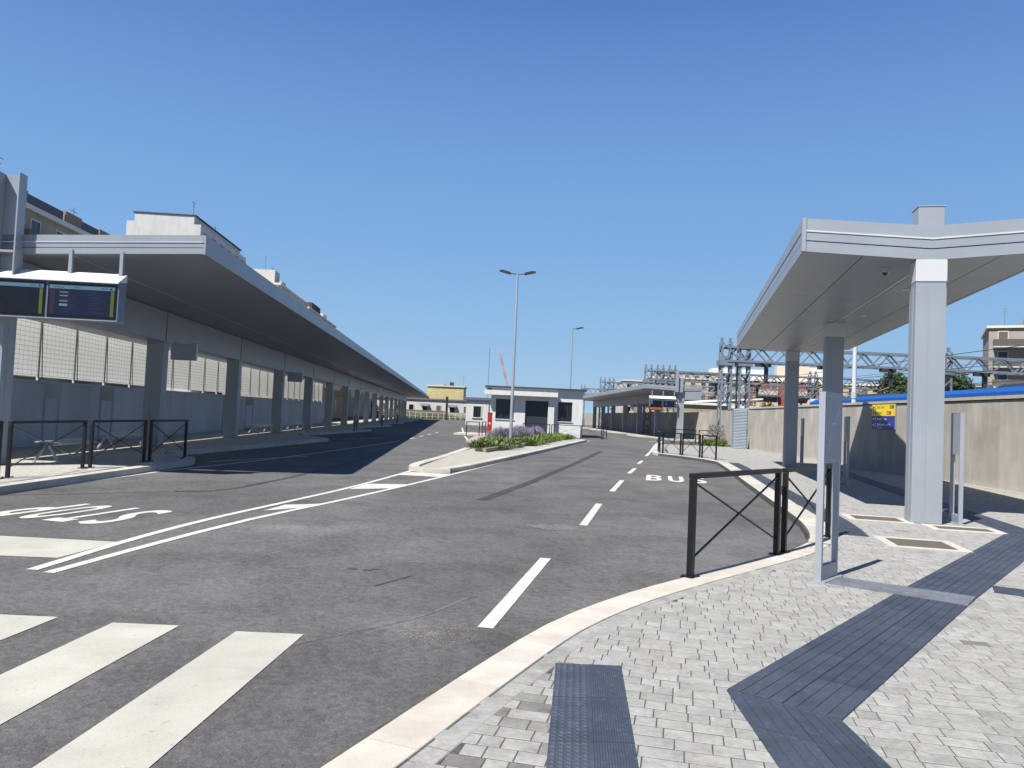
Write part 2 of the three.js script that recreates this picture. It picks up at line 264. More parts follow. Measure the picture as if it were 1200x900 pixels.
{ // border course along the kerb, then rows of setts across the pavement
  for (let s = 0.3; s < kp.len - 0.2;) { const L = rr(0.15, 0.25); const c = 0.006; part(sidewalk, 'paver', loft(kp, s + 0.005, s + L - 0.005, [[W0 + 0.008, 0.06], [W0 + 0.011, PAVE - 0.003], [W0 + 0.017, PAVE + 0.002], [W0 + 0.135, PAVE + 0.002], [W0 + 0.141, PAVE - 0.003], [W0 + 0.144, 0.06]], 1), paverMats[Math.floor(rnd() * 6)]); s += L; }
  const ax = Math.sin(12.8 * D2R), az = -Math.cos(12.8 * D2R), px = -az, pz = ax;     // along the canopy, across it
  const inner = [...Array.from({ length: 60 }, (_, k) => { const q = kp.at(kp.len * k / 59); return [q.x + q.nx * (W0 + 0.07), q.z + q.nz * (W0 + 0.07)]; }), ...kerbLine2.slice(1).map(p => [p[0] + 0.36, p[1] + 0.05]), [8.95, -35], [8.4, -37.2], [7.8, -38.6], [7.8, -40], [10.7, -55], [wallX(-55) - 0.05, -55], [wallX(0) - 0.05, 0], [-1.6, -0.5]];
  const variants = [], widths = [0.115, 0.15, 0.185, 0.22], dep = 0.127, jn = 0.009;
  const sett = (w, u0) => { const a = w / 2 - 0.003, b = dep / 2 - jn / 2, c = 0.002, pos = [], t = 0, lo = -0.014; const T = [[-a + c, t, b - c], [a - c, t, b - c], [a - c, t, -b + c], [-a + c, t, -b + c]], E = [[-a, t - c, b], [a, t - c, b], [a, t - c, -b], [-a, t - c, -b]]; quadTo(pos, ...T); for (let i = 0; i < 4; i++) { const j = (i + 1) % 4; quadTo(pos, E[i], E[j], T[j], T[i]); quadTo(pos, [E[i][0], lo, E[i][2]], [E[j][0], lo, E[j][2]], E[j], E[i]); } const g = fromTris(pos), uv = g.attributes.uv; for (let i = 0; i < uv.count; i++) uv.setXY(i, uv.getX(i) + u0, uv.getY(i) + u0 * 1.7); return g; };
  for (const w of widths) variants.push(Array.from({ length: 5 }, () => sett(w, rnd() * 7)));
  const rot = new THREE.Matrix4().makeRotationY(-12.8 * D2R), list = [];
  for (let r = 0; r < 480; r++) {
    const s = -1.6 + r * dep; let t = -14 + rr(0, 0.2);
    while (t < 15) {
      const wi = Math.floor(rnd() * 4), w = widths[wi], cx = ax * s + px * (t + w / 2), cz = az * s + pz * (t + w / 2); t += w;
      if (cz > -1.2 || !inside([cx, cz], inner)) continue;
      const front = cz < -3 && cx / -cz < 0.72 && cx / -cz > -0.72;
      list.push({ x: cx, z: cz, wi, d: (front ? 0 : 1000) + Math.hypot(cx, cz), v: Math.floor(rnd() * 5), m: (cx < 1.0 - 0.1 * (cz + 5) && cz > -5.6 && cx < 0.5 && rnd() < 0.3) || rnd() < 0.004 ? 6 + Math.floor(rnd() * 2) : Math.min(5, Math.floor(Math.pow(rnd(), 1.15) * 6)), y: rr(-0.0006, 0.0009), ry: rr(-0.012, 0.012), rx: rr(-0.004, 0.004) });
    }
  }
  list.sort((a, b) => a.d - b.d);
  const far = paverMats.map(() => []);
  list.forEach((o, i) => {
    const m = new THREE.Matrix4().makeRotationFromEuler(new THREE.Euler(o.rx, -12.8 * D2R + o.ry, 0)).setPosition(o.x, PAVE + o.y, o.z);
    if (i < 255) { const p = part(sidewalk, 'paver', variants[o.wi][o.v], paverMats[o.m]); p.applyMatrix4(m); }
    else far[o.m].push(variants[o.wi][o.v].clone().applyMatrix4(m));
  });
  far.forEach((gs, i) => { const f = part(sidewalk, 'paver_field', mergeGeometries(gs), paverMats[i]); f.userData.kind = 'stuff'; });
}
// ---- tactile guide paths (rubbery blue-grey tiles with ribs)
function ribTile(parent, a, b, c, d, n, mat, domes = false) { // a-b near edge, d-c far edge ([x,z]); ribs run from near to far
  const y0 = PAVE - 0.01, y1 = PAVE + 0.0055, y2 = PAVE + 0.009, pos = [], L = (p, q, t) => [p[0] + (q[0] - p[0]) * t, p[1] + (q[1] - p[1]) * t];
  const at = (u, v) => L(L(a, b, u), L(d, c, u), v);
  const prism = (q, lo, hi, c = 0) => { const T = q.map(p => [p[0], hi, p[1]]), B = q.map(p => [p[0], lo, p[1]]); quadTo(pos, ...T); for (let i = 0; i < 4; i++) { const j = (i + 1) % 4; quadTo(pos, B[i], B[j], T[j], T[i]); } };
  prism([at(0.006, 0.006), at(0.994, 0.006), at(0.994, 0.994), at(0.006, 0.994)], y0, y1);
  if (!domes) for (let k = 0; k < n; k++) prism([at((k + 0.06) / n, 0.008), at((k + 0.94) / n, 0.008), at((k + 0.94) / n, 0.992), at((k + 0.06) / n, 0.992)], y1 - 0.001, y2);
  else { // truncated domes on the left half, fine ribs on the right
    const lenN = domes; for (let i = 0; i < 5; i++) for (let j = 0; j < lenN; j++) { const cc = at((i + 0.5) / 5 * 0.46 + 0.02, (j + 0.5) / lenN), r0 = 0.0165, r1 = 0.009, yt = y1 + 0.005; for (let k = 0; k < 6; k++) { const A = k / 6 * 6.2832, B = (k + 1) / 6 * 6.2832, P = (r, t, y) => [cc[0] + Math.cos(t) * r, y, cc[1] - Math.sin(t) * r]; quadTo(pos, P(r0, A, y1), P(r0, B, y1), P(r1, B, yt), P(r1, A, yt)); pos.push(cc[0], yt, cc[1], ...P(r1, A, yt), ...P(r1, B, yt)); } }
    for (let k = 0; k < 16; k++) prism([at(0.5 + (k + 0.12) / 32, 0.012), at(0.5 + (k + 0.72) / 32, 0.012), at(0.5 + (k + 0.72) / 32, 0.988), at(0.5 + (k + 0.12) / 32, 0.988)], y1 - 0.001, y1 + 0.0035);
  }
  part(parent, 'tactile_tile', fromTris(pos), mat ?? rubber[Math.floor(rnd() * 3)]);
}
function tilePath(parent, L, R, ribs = 4, len = 0.6, cols = 2) { // L, R: two-point edges [near, far]
  const dl = Math.hypot(L[1][0] - L[0][0], L[1][1] - L[0][1]), n = Math.max(1, Math.round(dl / len)), I = (p, q, t) => [p[0] + (q[0] - p[0]) * t, p[1] + (q[1] - p[1]) * t];
  for (let k = 0; k < n; k++) for (let c = 0; c < cols; c++) { const t0 = k / n, t1 = (k + 1) / n, u0 = c / cols, u1 = (c + 1) / cols, at = (u, t) => I(I(L[0], L[1], t), I(R[0], R[1], t), u); ribTile(parent, at(u0, t0), at(u1, t0), at(u1, t1), at(u0, t1), ribs); }
}
const tact = struct('tactile_path', null, null, 'blue-grey ribbed tactile path crossing the sett pavement');
tilePath(tact, [[1.24, -1.4], [1.37, -4.70]], [[1.86, -1.4], [1.89, -4.28]]);                         // straight ahead
tilePath(tact, [[1.38, -4.71], [4.17, -8.02]], [[1.893, -4.285], [4.66, -7.62]]);                     // bends to the right
tilePath(tact, [[4.175, -8.025], [8.33, -12.85]], [[4.665, -7.625], [8.83, -12.45]]);
tilePath(tact, [[5.21, -8.27], [6.9, -7.25]], [[5.02, -7.93], [6.7, -6.8]], 3);                          // branch to the right
tilePath(tact, [[8.34, -12.86], [8.66, -14.3]], [[8.835, -12.455], [9.2, -14.05]]);
tilePath(tact, [[8.665, -14.31], [12.35, -29.5]], [[9.205, -14.06], [12.95, -29.4]], 4, 0.9);            // along the canopy
tilePath(tact, [[9.22, -13.1], [11.6, -12.3]], [[9.0, -12.6], [11.4, -11.8]], 4);
{ // guide strip beside the bay kerb
  const p = new Path(kerbLine2.map(q => q)); const n = 26, s0 = 1.1; for (let k = 0; k < n; k++) { const e = t => { const q = p.at(s0 + t * (p.len - s0 - 0.4) / n); return [[q.x + q.nx * 0.45, q.z + q.nz * 0.45], [q.x + q.nx * 0.87, q.z + q.nz * 0.87]]; }, A = e(k), Bq = e(k + 1); ribTile(tact, A[0], A[1], Bq[1], Bq[0], 4); }
}
const tact2 = struct('tactile_path', null, null, 'short blue-grey tactile mat with domes pointing at the crossing');
{
  const zs = [-5.06, -4.46, -3.86, -3.26, -2.66, -2.06]; for (let k = 0; k < 5; k++) { const f = z => 0.36 + 0.088 * (z + 5.06) * -1, x0 = f(zs[k + 1]) - 0.106 * (k + 1) * 0.0, e = t => -0.088 * (t + 5.06); ribTile(tact2, [0.36 + e(zs[k + 1]), zs[k + 1]], [0.79 + e(zs[k + 1]), zs[k + 1]], [0.79 + e(zs[k]), zs[k]], [0.36 + e(zs[k]), zs[k]], 16, null, 14); }
}
struct('cover_strip', slab([[3.36, -8.02], [3.64, -8.36], [4.16, -7.97], [4.66, -7.64], [4.34, -7.24]], PAVE - 0.01, PAVE + 0.0145), slabGrey, 'smooth grey cover strip from the info totem across the tactile path');
// ---- drain and tree-pit grates
function grate(cx, cz, w, d, label) {
  const t = thing('pavement_grate', label, 'grate', cx, PAVE, cz, -12.8 * D2R, 'dark grates framed in pale stone'); const f = 0.14;
  for (const [x0, x1, z0, z1] of [[-w / 2 - f, w / 2 + f, d / 2, d / 2 + f], [-w / 2 - f, w / 2 + f, -d / 2 - f, -d / 2], [-w / 2 - f, -w / 2, -d / 2, d / 2], [w / 2, w / 2 + f, -d / 2, d / 2]]) part(t, 'stone_frame', bx(x0, x1, -0.05, 0.009, z0, z1), kerbWhite[0]);
  part(t, 'pit', bx(-w / 2, w / 2, -0.05, 0.0022, -d / 2, d / 2), M(66, 62, 56, 1, { map: grainTex }));
  const bars = []; for (let k = 0; k < 14; k++) bars.push(bx(-w / 2 + 0.01, w / 2 - 0.01, 0.0022, 0.008, -d / 2 + (k + 0.2) * d / 14, -d / 2 + (k + 0.75) * d / 14)); part(t, 'bars', bars, M(112, 106, 98, 0.8));
}
grate(5.98, -11.15, 0.78, 0.78, 'dark grate in the sunny setts between totem and front column'); grate(6.75, -14.1, 0.8, 0.62, 'dark grate left of the front column foot'); grate(7.75, -13.1, 0.85, 0.42, 'dark grate in front of the front column foot');

// ------------------------------------------------------------------ right wall of concrete panels
const wallAz = Math.atan(0.056), wallTop = 2.8;
{
  const w = thing('concrete_wall', 'long cast concrete boundary wall with pale coping beside the tracks', 'wall');
  const panel = (z0, z1, off = 0, m = concPanels[Math.floor(rnd() * 3)]) => { const g = slab([[wallX(z0) + off, z0 - 0.004], [wallX(z1) + off, z1 + 0.004], [wallX(z1) + off + 0.3, z1 + 0.004], [wallX(z0) + off + 0.3, z0 - 0.004]], -0.05, wallTop); part(w, 'wall_panel', muv(g), m); };
  for (let z = 5; z > -51.5; z -= 1.21) panel(z, z - 1.21); for (let z = -53.1; z > -67; z -= 1.21) panel(z, z - 1.21, 0.55);
  part(w, 'backing', slab([[wallX(5) + 0.05, 5], [wallX(-51) + 0.05, -51], [wallX(-51) + 0.25, -51], [wallX(5) + 0.25, 5]], -0.05, wallTop - 0.003), groove);
  for (let z = 5; z > -51; z -= 2.42) part(w, 'coping_stone', slab([[wallX(z) - 0.05, z - 0.003], [wallX(z - 2.42) - 0.05, z - 2.417], [wallX(z - 2.42) + 0.36, z - 2.417], [wallX(z) + 0.36, z - 0.003]], wallTop + 0.03, wallTop + 0.13), coping);
  part(w, 'shadow_gap', slab([[wallX(5) + 0.03, 5], [wallX(-51) + 0.03, -51], [wallX(-51) + 0.28, -51], [wallX(5) + 0.28, 5]], wallTop, wallTop + 0.03), groove);
  part(w, 'plinth', slab([[wallX(5) - 0.14, 5], [wallX(-51) - 0.14, -51], [wallX(-51), -51], [wallX(5), 5]], 0, PAVE + 0.03), coping);
  const w2 = thing('concrete_wall', 'shaded concrete boundary wall behind the far canopy', 'wall');
  for (let k = 0; k < 40; k++) part(w2, 'wall_panel', slab([[18.4 - 0.067 * k, -66.6 - k * 2.4], [18.4 - 0.067 * (k + 1), -66.6 - (k + 1) * 2.4 + 0.012], [18.7 - 0.067 * (k + 1), -66.6 - (k + 1) * 2.4 + 0.012], [18.7 - 0.067 * k, -66.6 - k * 2.4]], -0.05, wallTop), concPanels[k % 3]);
}
{ // louvred service cabinet standing out of the wall
  const t = thing('louvred_cabinet', 'pale blue-grey louvred metal cabinet set against the concrete wall', 'cabinet', 15.62, 0.1, -52.2, -3.2 * D2R);
  part(t, 'body', bx(-0.42, 0.5, 0, 2.72, -0.7, -0.03), M(158, 170, 182, 0.5, { map: metTex }));
  const lm = M(176, 188, 200, 0.45, { map: metTex }); for (let k = 0; k < 26; k++) { const s = part(t, 'slat', box(0.84, 0.085, 0.02, 0, 0, 0), lm); s.position.set(0, 0.09 + k * 0.102, 0.0); s.rotation.x = -0.45; }
  part(t, 'handle', bx(0.44, 0.48, 1.0, 1.4, -0.02, 0.05), darkSteel);
}

// ------------------------------------------------------------------ bus-station canopies
function prismAlong(sec, z0, z1) { // closed cross-section [x,y] swept from z0 to z1
  const sh = new THREE.Shape(sec.map(p => new THREE.Vector2(...p))); return muv(clean(new THREE.ExtrudeGeometry(sh, { depth: Math.abs(z1 - z0), bevelEnabled: false }).translate(0, 0, Math.min(z0, z1))));
}
function fasciaEnd(t, xs, ys, z, H) { // end fascia over a bent line: sheet bands, bright bead, dark groove
  for (let k = 0; k < xs.length - 1; k++) {
    const [x0, x1, a, b] = [xs[k], xs[k + 1], ys[k], ys[k + 1]], S = (f0, f1) => [[x0, a + H * f0], [x1, b + H * f0], [x1, b + H * f1], [x0, a + H * f1]];
    part(t, 'fascia_panel', prismAlong(S(0, 0.31), z, z + 0.05), alu); part(t, 'fascia_groove', prismAlong(S(0.31, 0.345), z, z + 0.02), groove);
    part(t, 'fascia_panel', prismAlong(S(0.345, 0.60), z, z + 0.05), alu); part(t, 'fascia_bead', prismAlong(S(0.60, 0.645), z, z + 0.065), aluBright); part(t, 'fascia_panel', prismAlong(S(0.645, 1), z, z + 0.05), alu);
  }
}
function canopyColumn(t, z, w, d, h, cap = true, x = 0, alu = aluPaint) {
  const c = part(t, 'column', [rbox(w, h, d, x, h / 2, z, 0.012)], alu);
  part(c, 'cover_strip', bx(x - w * 0.17, x - w * 0.08, 0.0, h - 0.5, z + d / 2, z + d / 2 + 0.008), alu); part(c, 'cover_strip', bx(x + w * 0.47, x + w * 0.5, 0.0, h - 0.5, z + d / 2, z + d / 2 + 0.006), aluDark);
  for (const s of [-1, 1]) part(c, 'side_strip', bx(x + s * (w / 2) - (s < 0 ? 0.008 : 0), x + s * (w / 2) + (s > 0 ? 0.008 : 0), 0, h - 0.5, z - d * 0.12, z + d * 0.12), alu);
  if (cap) part(c, 'capital', [rbox(w + 0.016, 0.4, d + 0.03, x, h - 0.2, z, 0.01)], aluBright);
  return c;
}
{ // ---- right-hand canopy, butterfly roof on three columns
  const az = 12.8 * D2R, t = thing('bus_canopy', 'light grey butterfly canopy on three metal columns over the sett pavement', 'canopy', 7.467, PAVE, -13.855, -az);
  const wv = 2.2, zf = 0.17, zb = -18.35, vb = 4.70, tb = 4.87, H = 0.62, cols = [0, -9.05, -18.1];
  fasciaEnd(t, [-wv, 0, wv], [tb, vb, tb], zf, H);
  const back = [[-wv, tb], [0, vb], [wv, tb], [wv, tb + H], [0, vb + H], [-wv, tb + H]]; part(t, 'back_fascia', prismAlong(back, zb - 0.05, zb), alu);
  part(t, 'roof_deck', prismAlong([[-wv + 0.06, tb + 0.05], [0, vb + 0.05], [wv - 0.06, tb + 0.05], [wv - 0.06, tb + H - 0.03], [0, vb + H - 0.03], [-wv + 0.06, tb + H - 0.03]], zb, zf - 0.002), alu);
  for (const s of [-1, 1]) { // side fascias in lengths, soffit in two strips a wing
    const n = 6, L = (zf - zb) / n; for (let k = 0; k < n; k++) { const z1 = zf + 0.05 - k * L - (k ? 0.054 : 0), z0 = zf - (k + 1) * L + 0.004 - (k === n - 1 ? 0.05 : 0); for (const [y0, y1, o] of [[0, 0.3, 0], [0.315, 0.6, 0], [0.605, 0.64, 0.012], [0.645, 1, 0]]) part(t, 'side_fascia', bx(s > 0 ? wv - 0.055 : -wv - o, s > 0 ? wv + o : -wv + 0.055, tb + H * y0 + 0.001, tb + H * y1, z0, z1), alu); }
    const ns = 4, LS = (zf - zb) / ns; for (let i = 0; i < 2; i++) for (let k = 0; k < ns; k++) { const u0 = [0.05, 1.15][i], u1 = [1.13, wv - 0.07][i], f = u => vb + (tb - vb) * u / wv, e = 0.03; part(t, 'soffit_panel', prismAlong([[s * u0, f(u0)], [s * u1, f(u1)], [s * u1, f(u1) + e], [s * u0, f(u0) + e]], zf - 0.012 - k * LS, zf - (k + 1) * LS + (k === 3 ? 0.002 : 0.004)), soffit); }
    part(t, 'edge_trim', prismAlong([[s * (wv - 0.065), tb - 0.012], [s * wv, tb - 0.007], [s * wv, tb], [s * (wv - 0.065), tb - 0.001]], zb, zf), alu);
  }
  for (const s of [-1, 1]) part(t, 'corner_trim', bx(s > 0 ? wv - 0.06 : -wv - 0.014, s > 0 ? wv + 0.014 : -wv + 0.06, tb - 0.002, tb + H + 0.004, zf - 0.03, zf + 0.07), alu);
  part(t, 'soffit_trim', prismAlong([[-0.03, vb + 0.004], [0.03, vb + 0.004], [0.03, vb + 0.04], [-0.03, vb + 0.04]], zb, zf), aluBright);
  cols.forEach((z, i) => canopyColumn(t, z, 0.5, 0.42, vb + 0.012));
  part(t, 'roof_post', [rbox(0.44, 0.62, 0.42, 0, vb + H + 0.06, -0.06, 0.01), bx(-0.23, 0.23, vb + H + 0.37, vb + H + 0.39, -0.28, 0.16)], alu);
  const cam = part(t, 'security_camera', [new THREE.CylinderGeometry(0.075, 0.085, 0.09, 20).translate(-0.55, vb + 0.0, -0.75)], aluBright); part(cam, 'lens_dome', new THREE.SphereGeometry(0.055, 16, 8, 0, 7, Math.PI / 2, Math.PI / 2).translate(-0.55, vb - 0.045, -0.75), glassDark);
  for (const z of [-3, -7.2, -11.6, -15.8]) for (const x of [0.42]) part(t, 'downlight', new THREE.CylinderGeometry(0.11, 0.11, 0.03, 20).translate(x, vb + 0.022, z), aluBright);
}
function busBoard(name, label, x, y, z, turn, w, seedTxt) { // double-screen departure board with a sloping hood
  const t = thing(name, label, 'display board', x, y, z, turn), h = 0.78, d = 0.36;
  part(t, 'housing', bx(-w / 2, w / 2, 0, h + 0.1, -d, 0), M(120, 128, 146, 0.5));
  part(t, 'bottom_trim', bx(-w / 2, w / 2, -0.02, -0.001, -d, 0.03), aluDark);
  part(t, 'hood', prismSide([[0.06, h + 0.02], [0.06, h + 0.05], [-d, h + 0.29], [-d, h + 0.1], [0, h + 0.1]], -w / 2 - 0.01, w / 2 + 0.01), M(246, 247, 250, 0.4));
  const n = 2, sw = (w - 0.14) / n;
  for (let k = 0; k < n; k++) {
    const x0 = -w / 2 + 0.04 + k * (sw + 0.06), scr = part(t, 'screen', bx(x0, x0 + sw, 0.02, h - 0.01, 0, 0.02), M(14, 16, 26, 0.25));
    const c = document.createElement('canvas'); c.width = 512; c.height = 296; const q = c.getContext('2d');
    q.fillStyle = k === 0 ? '#0b0e1e' : '#1d2344'; q.fillRect(0, 0, 512, 296); q.fillStyle = '#7fa9bd'; q.fillRect(0, 0, 512, 36); q.fillStyle = '#1b2b44'; q.font = 'bold 20px sans-serif'; q.fillText(k ? 'Partenze' : 'Partenze', 28, 25); q.fillText(k ? 'Linee' : '', 190, 25); q.fillText('10:42', 400, 25); q.beginPath(); q.arc(482, 18, 10, 0, 7); q.fill();
    q.fillStyle = '#7a8a2a'; q.fillRect(482, 44, 26, 248); q.fillStyle = k ? '#4a2f46' : '#6fa0b4'; q.fillRect(k ? 8 : 0, 44, k ? 34 : 90, k ? 240 : 90); if (!k) q.fillRect(0, 150, 90, 60);
    q.fillStyle = '#2b3050'; q.fillRect(206, 44, 2, 248); if (k) q.fillRect(290, 44, 2, 248);
    for (let i = 0; i < 9; i++) { q.fillStyle = k ? '#3f4a72' : '#262c48'; const y = 62 + i * 25; q.fillRect(104, y, 60 + ((i * 37 + seedTxt * 13) % 50), 5); q.fillRect(310, y, 60 + ((i * 53 + seedTxt * 7) % 90), 5); }
    if (k) { q.fillStyle = '#9fb0b4'; for (const y of [64, 98, 150, 182]) q.fillRect(82, y, 64, y === 182 ? 22 : 10); }
    const tx = new THREE.CanvasTexture(c); tx.colorSpace = THREE.SRGBColorSpace;
    const g = new THREE.PlaneGeometry(sw - 0.06, h - 0.13).translate(x0 + sw / 2, h / 2, 0.024); part(scr, 'display', g, new THREE.MeshStandardMaterial({ color: new THREE.Color(0.3, 0.3, 0.32), map: tx, emissiveMap: tx, emissive: new THREE.Color(1, 1, 1), emissiveIntensity: 0.06, roughness: 0.3 }));
  }
  for (const px of [w / 2 - 2.25, w / 2 - 1.18, w / 2 - 0.1]) part(t, 'hanger', bx(px - 0.035, px + 0.035, h + 0.17, h + 0.78, -d + 0.02, -d + 0.1), alu);
  return t;
}
function prismSide(sec, x0, x1) { const sh = new THREE.Shape(sec.map(p => new THREE.Vector2(...p))); return muv(clean(new THREE.ExtrudeGeometry(sh, { depth: x1 - x0, bevelEnabled: false }).rotateY(-Math.PI / 2).translate(x1, 0, 0).scale(1, 1, 1))); }
function longCanopy(label, ox, oz, az, n, sp, outer, back, tipUp, mirror, H = 0.4) { // columns under one deep beam; roof rises from the beam to the outer eave
  const t = thing('bus_canopy', label, 'canopy', ox, PAVE, oz, -az), s = mirror ? -1 : 1, X = x => s * x, zf = 0.4, zb = -(n - 1) * sp - 0.6;
  const bb = 3.62, bt = 4.62, tb = bt + tipUp;
  const B = (x0, x1, ...r) => s > 0 ? bx(x0, x1, ...r) : bx(-x1, -x0, ...r), S = a => s > 0 ? a.map(p => [p[0], p[1]]) : a.map(p => [-p[0], p[1]]).reverse();
  for (let k = 0; k < n; k++) { canopyColumn(t, -k * sp, 0.56, 0.5, bb, false, 0, aluPaint); part(t, 'beam_stiffener', B(0.30, 0.325, bb, bt, -k * sp - 0.14, -k * sp + 0.14), alu); }
  for (let k = 0; k < n - 1; k++) part(t, 'beam', B(-0.3, 0.3, bb, bt, -k * sp - (k ? 0.004 : -0.28), -(k + 1) * sp + 0.004), alu);
  part(t, 'beam_flange', B(-0.34, 0.34, bb - 0.04, bb, zb + 0.3, zf - 0.1), aluDark);
  const f = u => bt + (tb - bt) * u / outer, seg = 8, LS = (zf - zb) / seg;
  for (let k = 0; k < seg; k++) for (const [u0, u1] of [[0.3, outer * 0.36], [outer * 0.36 + 0.02, outer - 0.03]]) part(t, 'soffit_panel', prismAlong(S([[u0, f(u0)], [u1, f(u1)], [u1, f(u1) + 0.04], [u0, f(u0) + 0.04]]), zf - 0.002 - k * LS, zf - (k + 1) * LS + 0.01), soffit);
  part(t, 'soffit_trim', prismAlong(S([[outer * 0.36 + 0.002, f(outer * 0.36) - 0.006], [outer * 0.36 + 0.03, f(outer * 0.36) - 0.004], [outer * 0.36 + 0.03, f(outer * 0.36) + 0.03], [outer * 0.36 + 0.002, f(outer * 0.36) + 0.03]]), zb, zf - 0.01), aluBright);
  part(t, 'back_soffit', B(-back, -0.31, bb + 0.18, bb + 0.22, zb, zf), soffit);
  part(t, 'roof_deck', prismAlong(S([[-back, bb + 0.225], [-0.31, bb + 0.225], [-0.31, bt + 0.045], [0.29, bt + 0.045], [outer - 0.01, tb + 0.05], [outer - 0.01, tb + H - 0.02], [-0.1, bt + H - 0.02], [-back, bt + H + 0.1]]), zb, zf - 0.003), alu);
  const xs = s > 0 ? [-back, 0, outer] : [-outer, 0, back], ys = s > 0 ? [bt + 0.12, bt, tb] : [tb, bt, bt + 0.12]; fasciaEnd(t, xs, ys, zf, H);
  const m = Math.round((zf - zb) / 4.6), L = (zf - zb) / m; for (let k = 0; k < m; k++) part(t, 'eave_fascia', B(outer - 0.005, outer + 0.05, tb - 0.01, tb + H, zf + 0.05 - k * L - (k ? 0.055 : 0), zf - (k + 1) * L + 0.004), alu);
  for (let k = 0; k < n - 1; k += 1) part(t, 'strip_light', B(-1.5, -0.7, bb + 0.15, bb + 0.178, -k * sp - sp * 0.55, -k * sp - sp * 0.55 + 0.18), aluBright);
  return t;
}
const azL = -4.35 * D2R, LO = [-11.52, -17.08];
const Lw = (x, z) => [LO[0] + Math.cos(azL) * x + Math.sin(azL) * -z, LO[1] + Math.sin(azL) * x - Math.cos(azL) * -z]; // canopy-local [x,z] to world
longCanopy('long dark-shaded canopy with deep beam and many square columns along the left platform', LO[0], LO[1], azL, 17, 9.33, 4.5, 2.45, 0.26, false, 0.42);
longCanopy('shorter far canopy with deep beam in front of the shaded concrete wall', 16.3, -74, -1.6 * D2R, 7, 10, 3.55, 1.9, 0.12, true, 0.4);
{ // sawtooth platform of the far canopy
  const c = Math.cos(-1.6 * D2R), sn = Math.sin(-1.6 * D2R), F = (x, z) => [16.3 + c * x + sn * -z, -74 + sn * x - c * -z], out = [[1.9, 3], [-1.2, 3]], kb = struct('kerb', null, null, 'white kerb of the platform under the far canopy');
  for (let k = 0; k < 4; k++) { const z = 1 - k * 16, l = [[-1.4, z], [-1.7, z - 4], [-2.9, z - 12.4], [-2.8, z - 13.4], [-1.8, z - 14.8]]; out.push(...l); kerbRun(kb, l.map(p => F(...p)).reverse().reverse(), 0.3, PAVE + 0.02, kerbWhite, 2); }
  out.push([-1.2, -64], [1.9, -64]); struct('platform', slab(out.map(p => F(...p)), -0.05, PAVE), M(236, 233, 225, 0.9, { map: paverTex }), 'grey platform under the far canopy');
}
busBoard('departure_board', 'double-screen departure board with white hood hung under the long left canopy', Lw(1.44, 0)[0], 3.38, Lw(1.55, 0.75)[1], -azL, 2.98, 1);
busBoard('departure_board', 'distant double-screen departure board with white hood under the far canopy', 14.45, 3.1, -73.2, 1.6 * D2R, 2.5, 2);
{ // open steel mast in front of the long canopy's end fascia
  const p = Lw(0.42, 0.72), t = thing('steel_mast', 'blue-grey open steel section mast rising above the long canopy end', 'mast', p[0], 4.2, p[1], -azL);
  part(t, 'flange', rbox(0.035, 2.3, 0.3, 0.22, 1.15, -0.15, 0.006), alu); part(t, 'flange', rbox(0.035, 2.3, 0.3, -0.22, 1.15, -0.15, 0.006), alu); part(t, 'web', bx(-0.2, 0.2, 0, 2.3, -0.3, -0.27), alu); part(t, 'bracket', bx(-0.2, 0.2, 0.55, 0.6, -0.27, 0), alu);
  const q = [16.1, -73.2], t2 = thing('steel_mast', 'grey steel mast rising at the corner of the far canopy', 'mast', q[0], 4.6, q[1], 1.6 * D2R); part(t2, 'flange', bx(-0.45, -0.2, 0, 2.0, -0.3, 0), alu); part(t2, 'web', bx(-0.2, 0.3, 0, 1.4, -0.3, -0.2), aluDark);
}
{ // LED line sign under the far board
  const t = thing('led_sign', 'small black sign with orange lettering under the far departure board', 'sign', 13.75, 2.78, -73.0, 0); part(t, 'case', bx(-0.62, 0.62, 0, 0.34, -0.12, 0), M(30, 26, 24, 0.5));
  for (let k = 0; k < 9; k++) part(t, 'lit_character', bx(-0.55 + k * 0.125, -0.47 + k * 0.125, 0.07, 0.27, 0.0, 0.012), new THREE.MeshStandardMaterial({ color: base(206, 112, 56), emissive: lin(230, 110, 40), emissiveIntensity: 0.04 }));
}
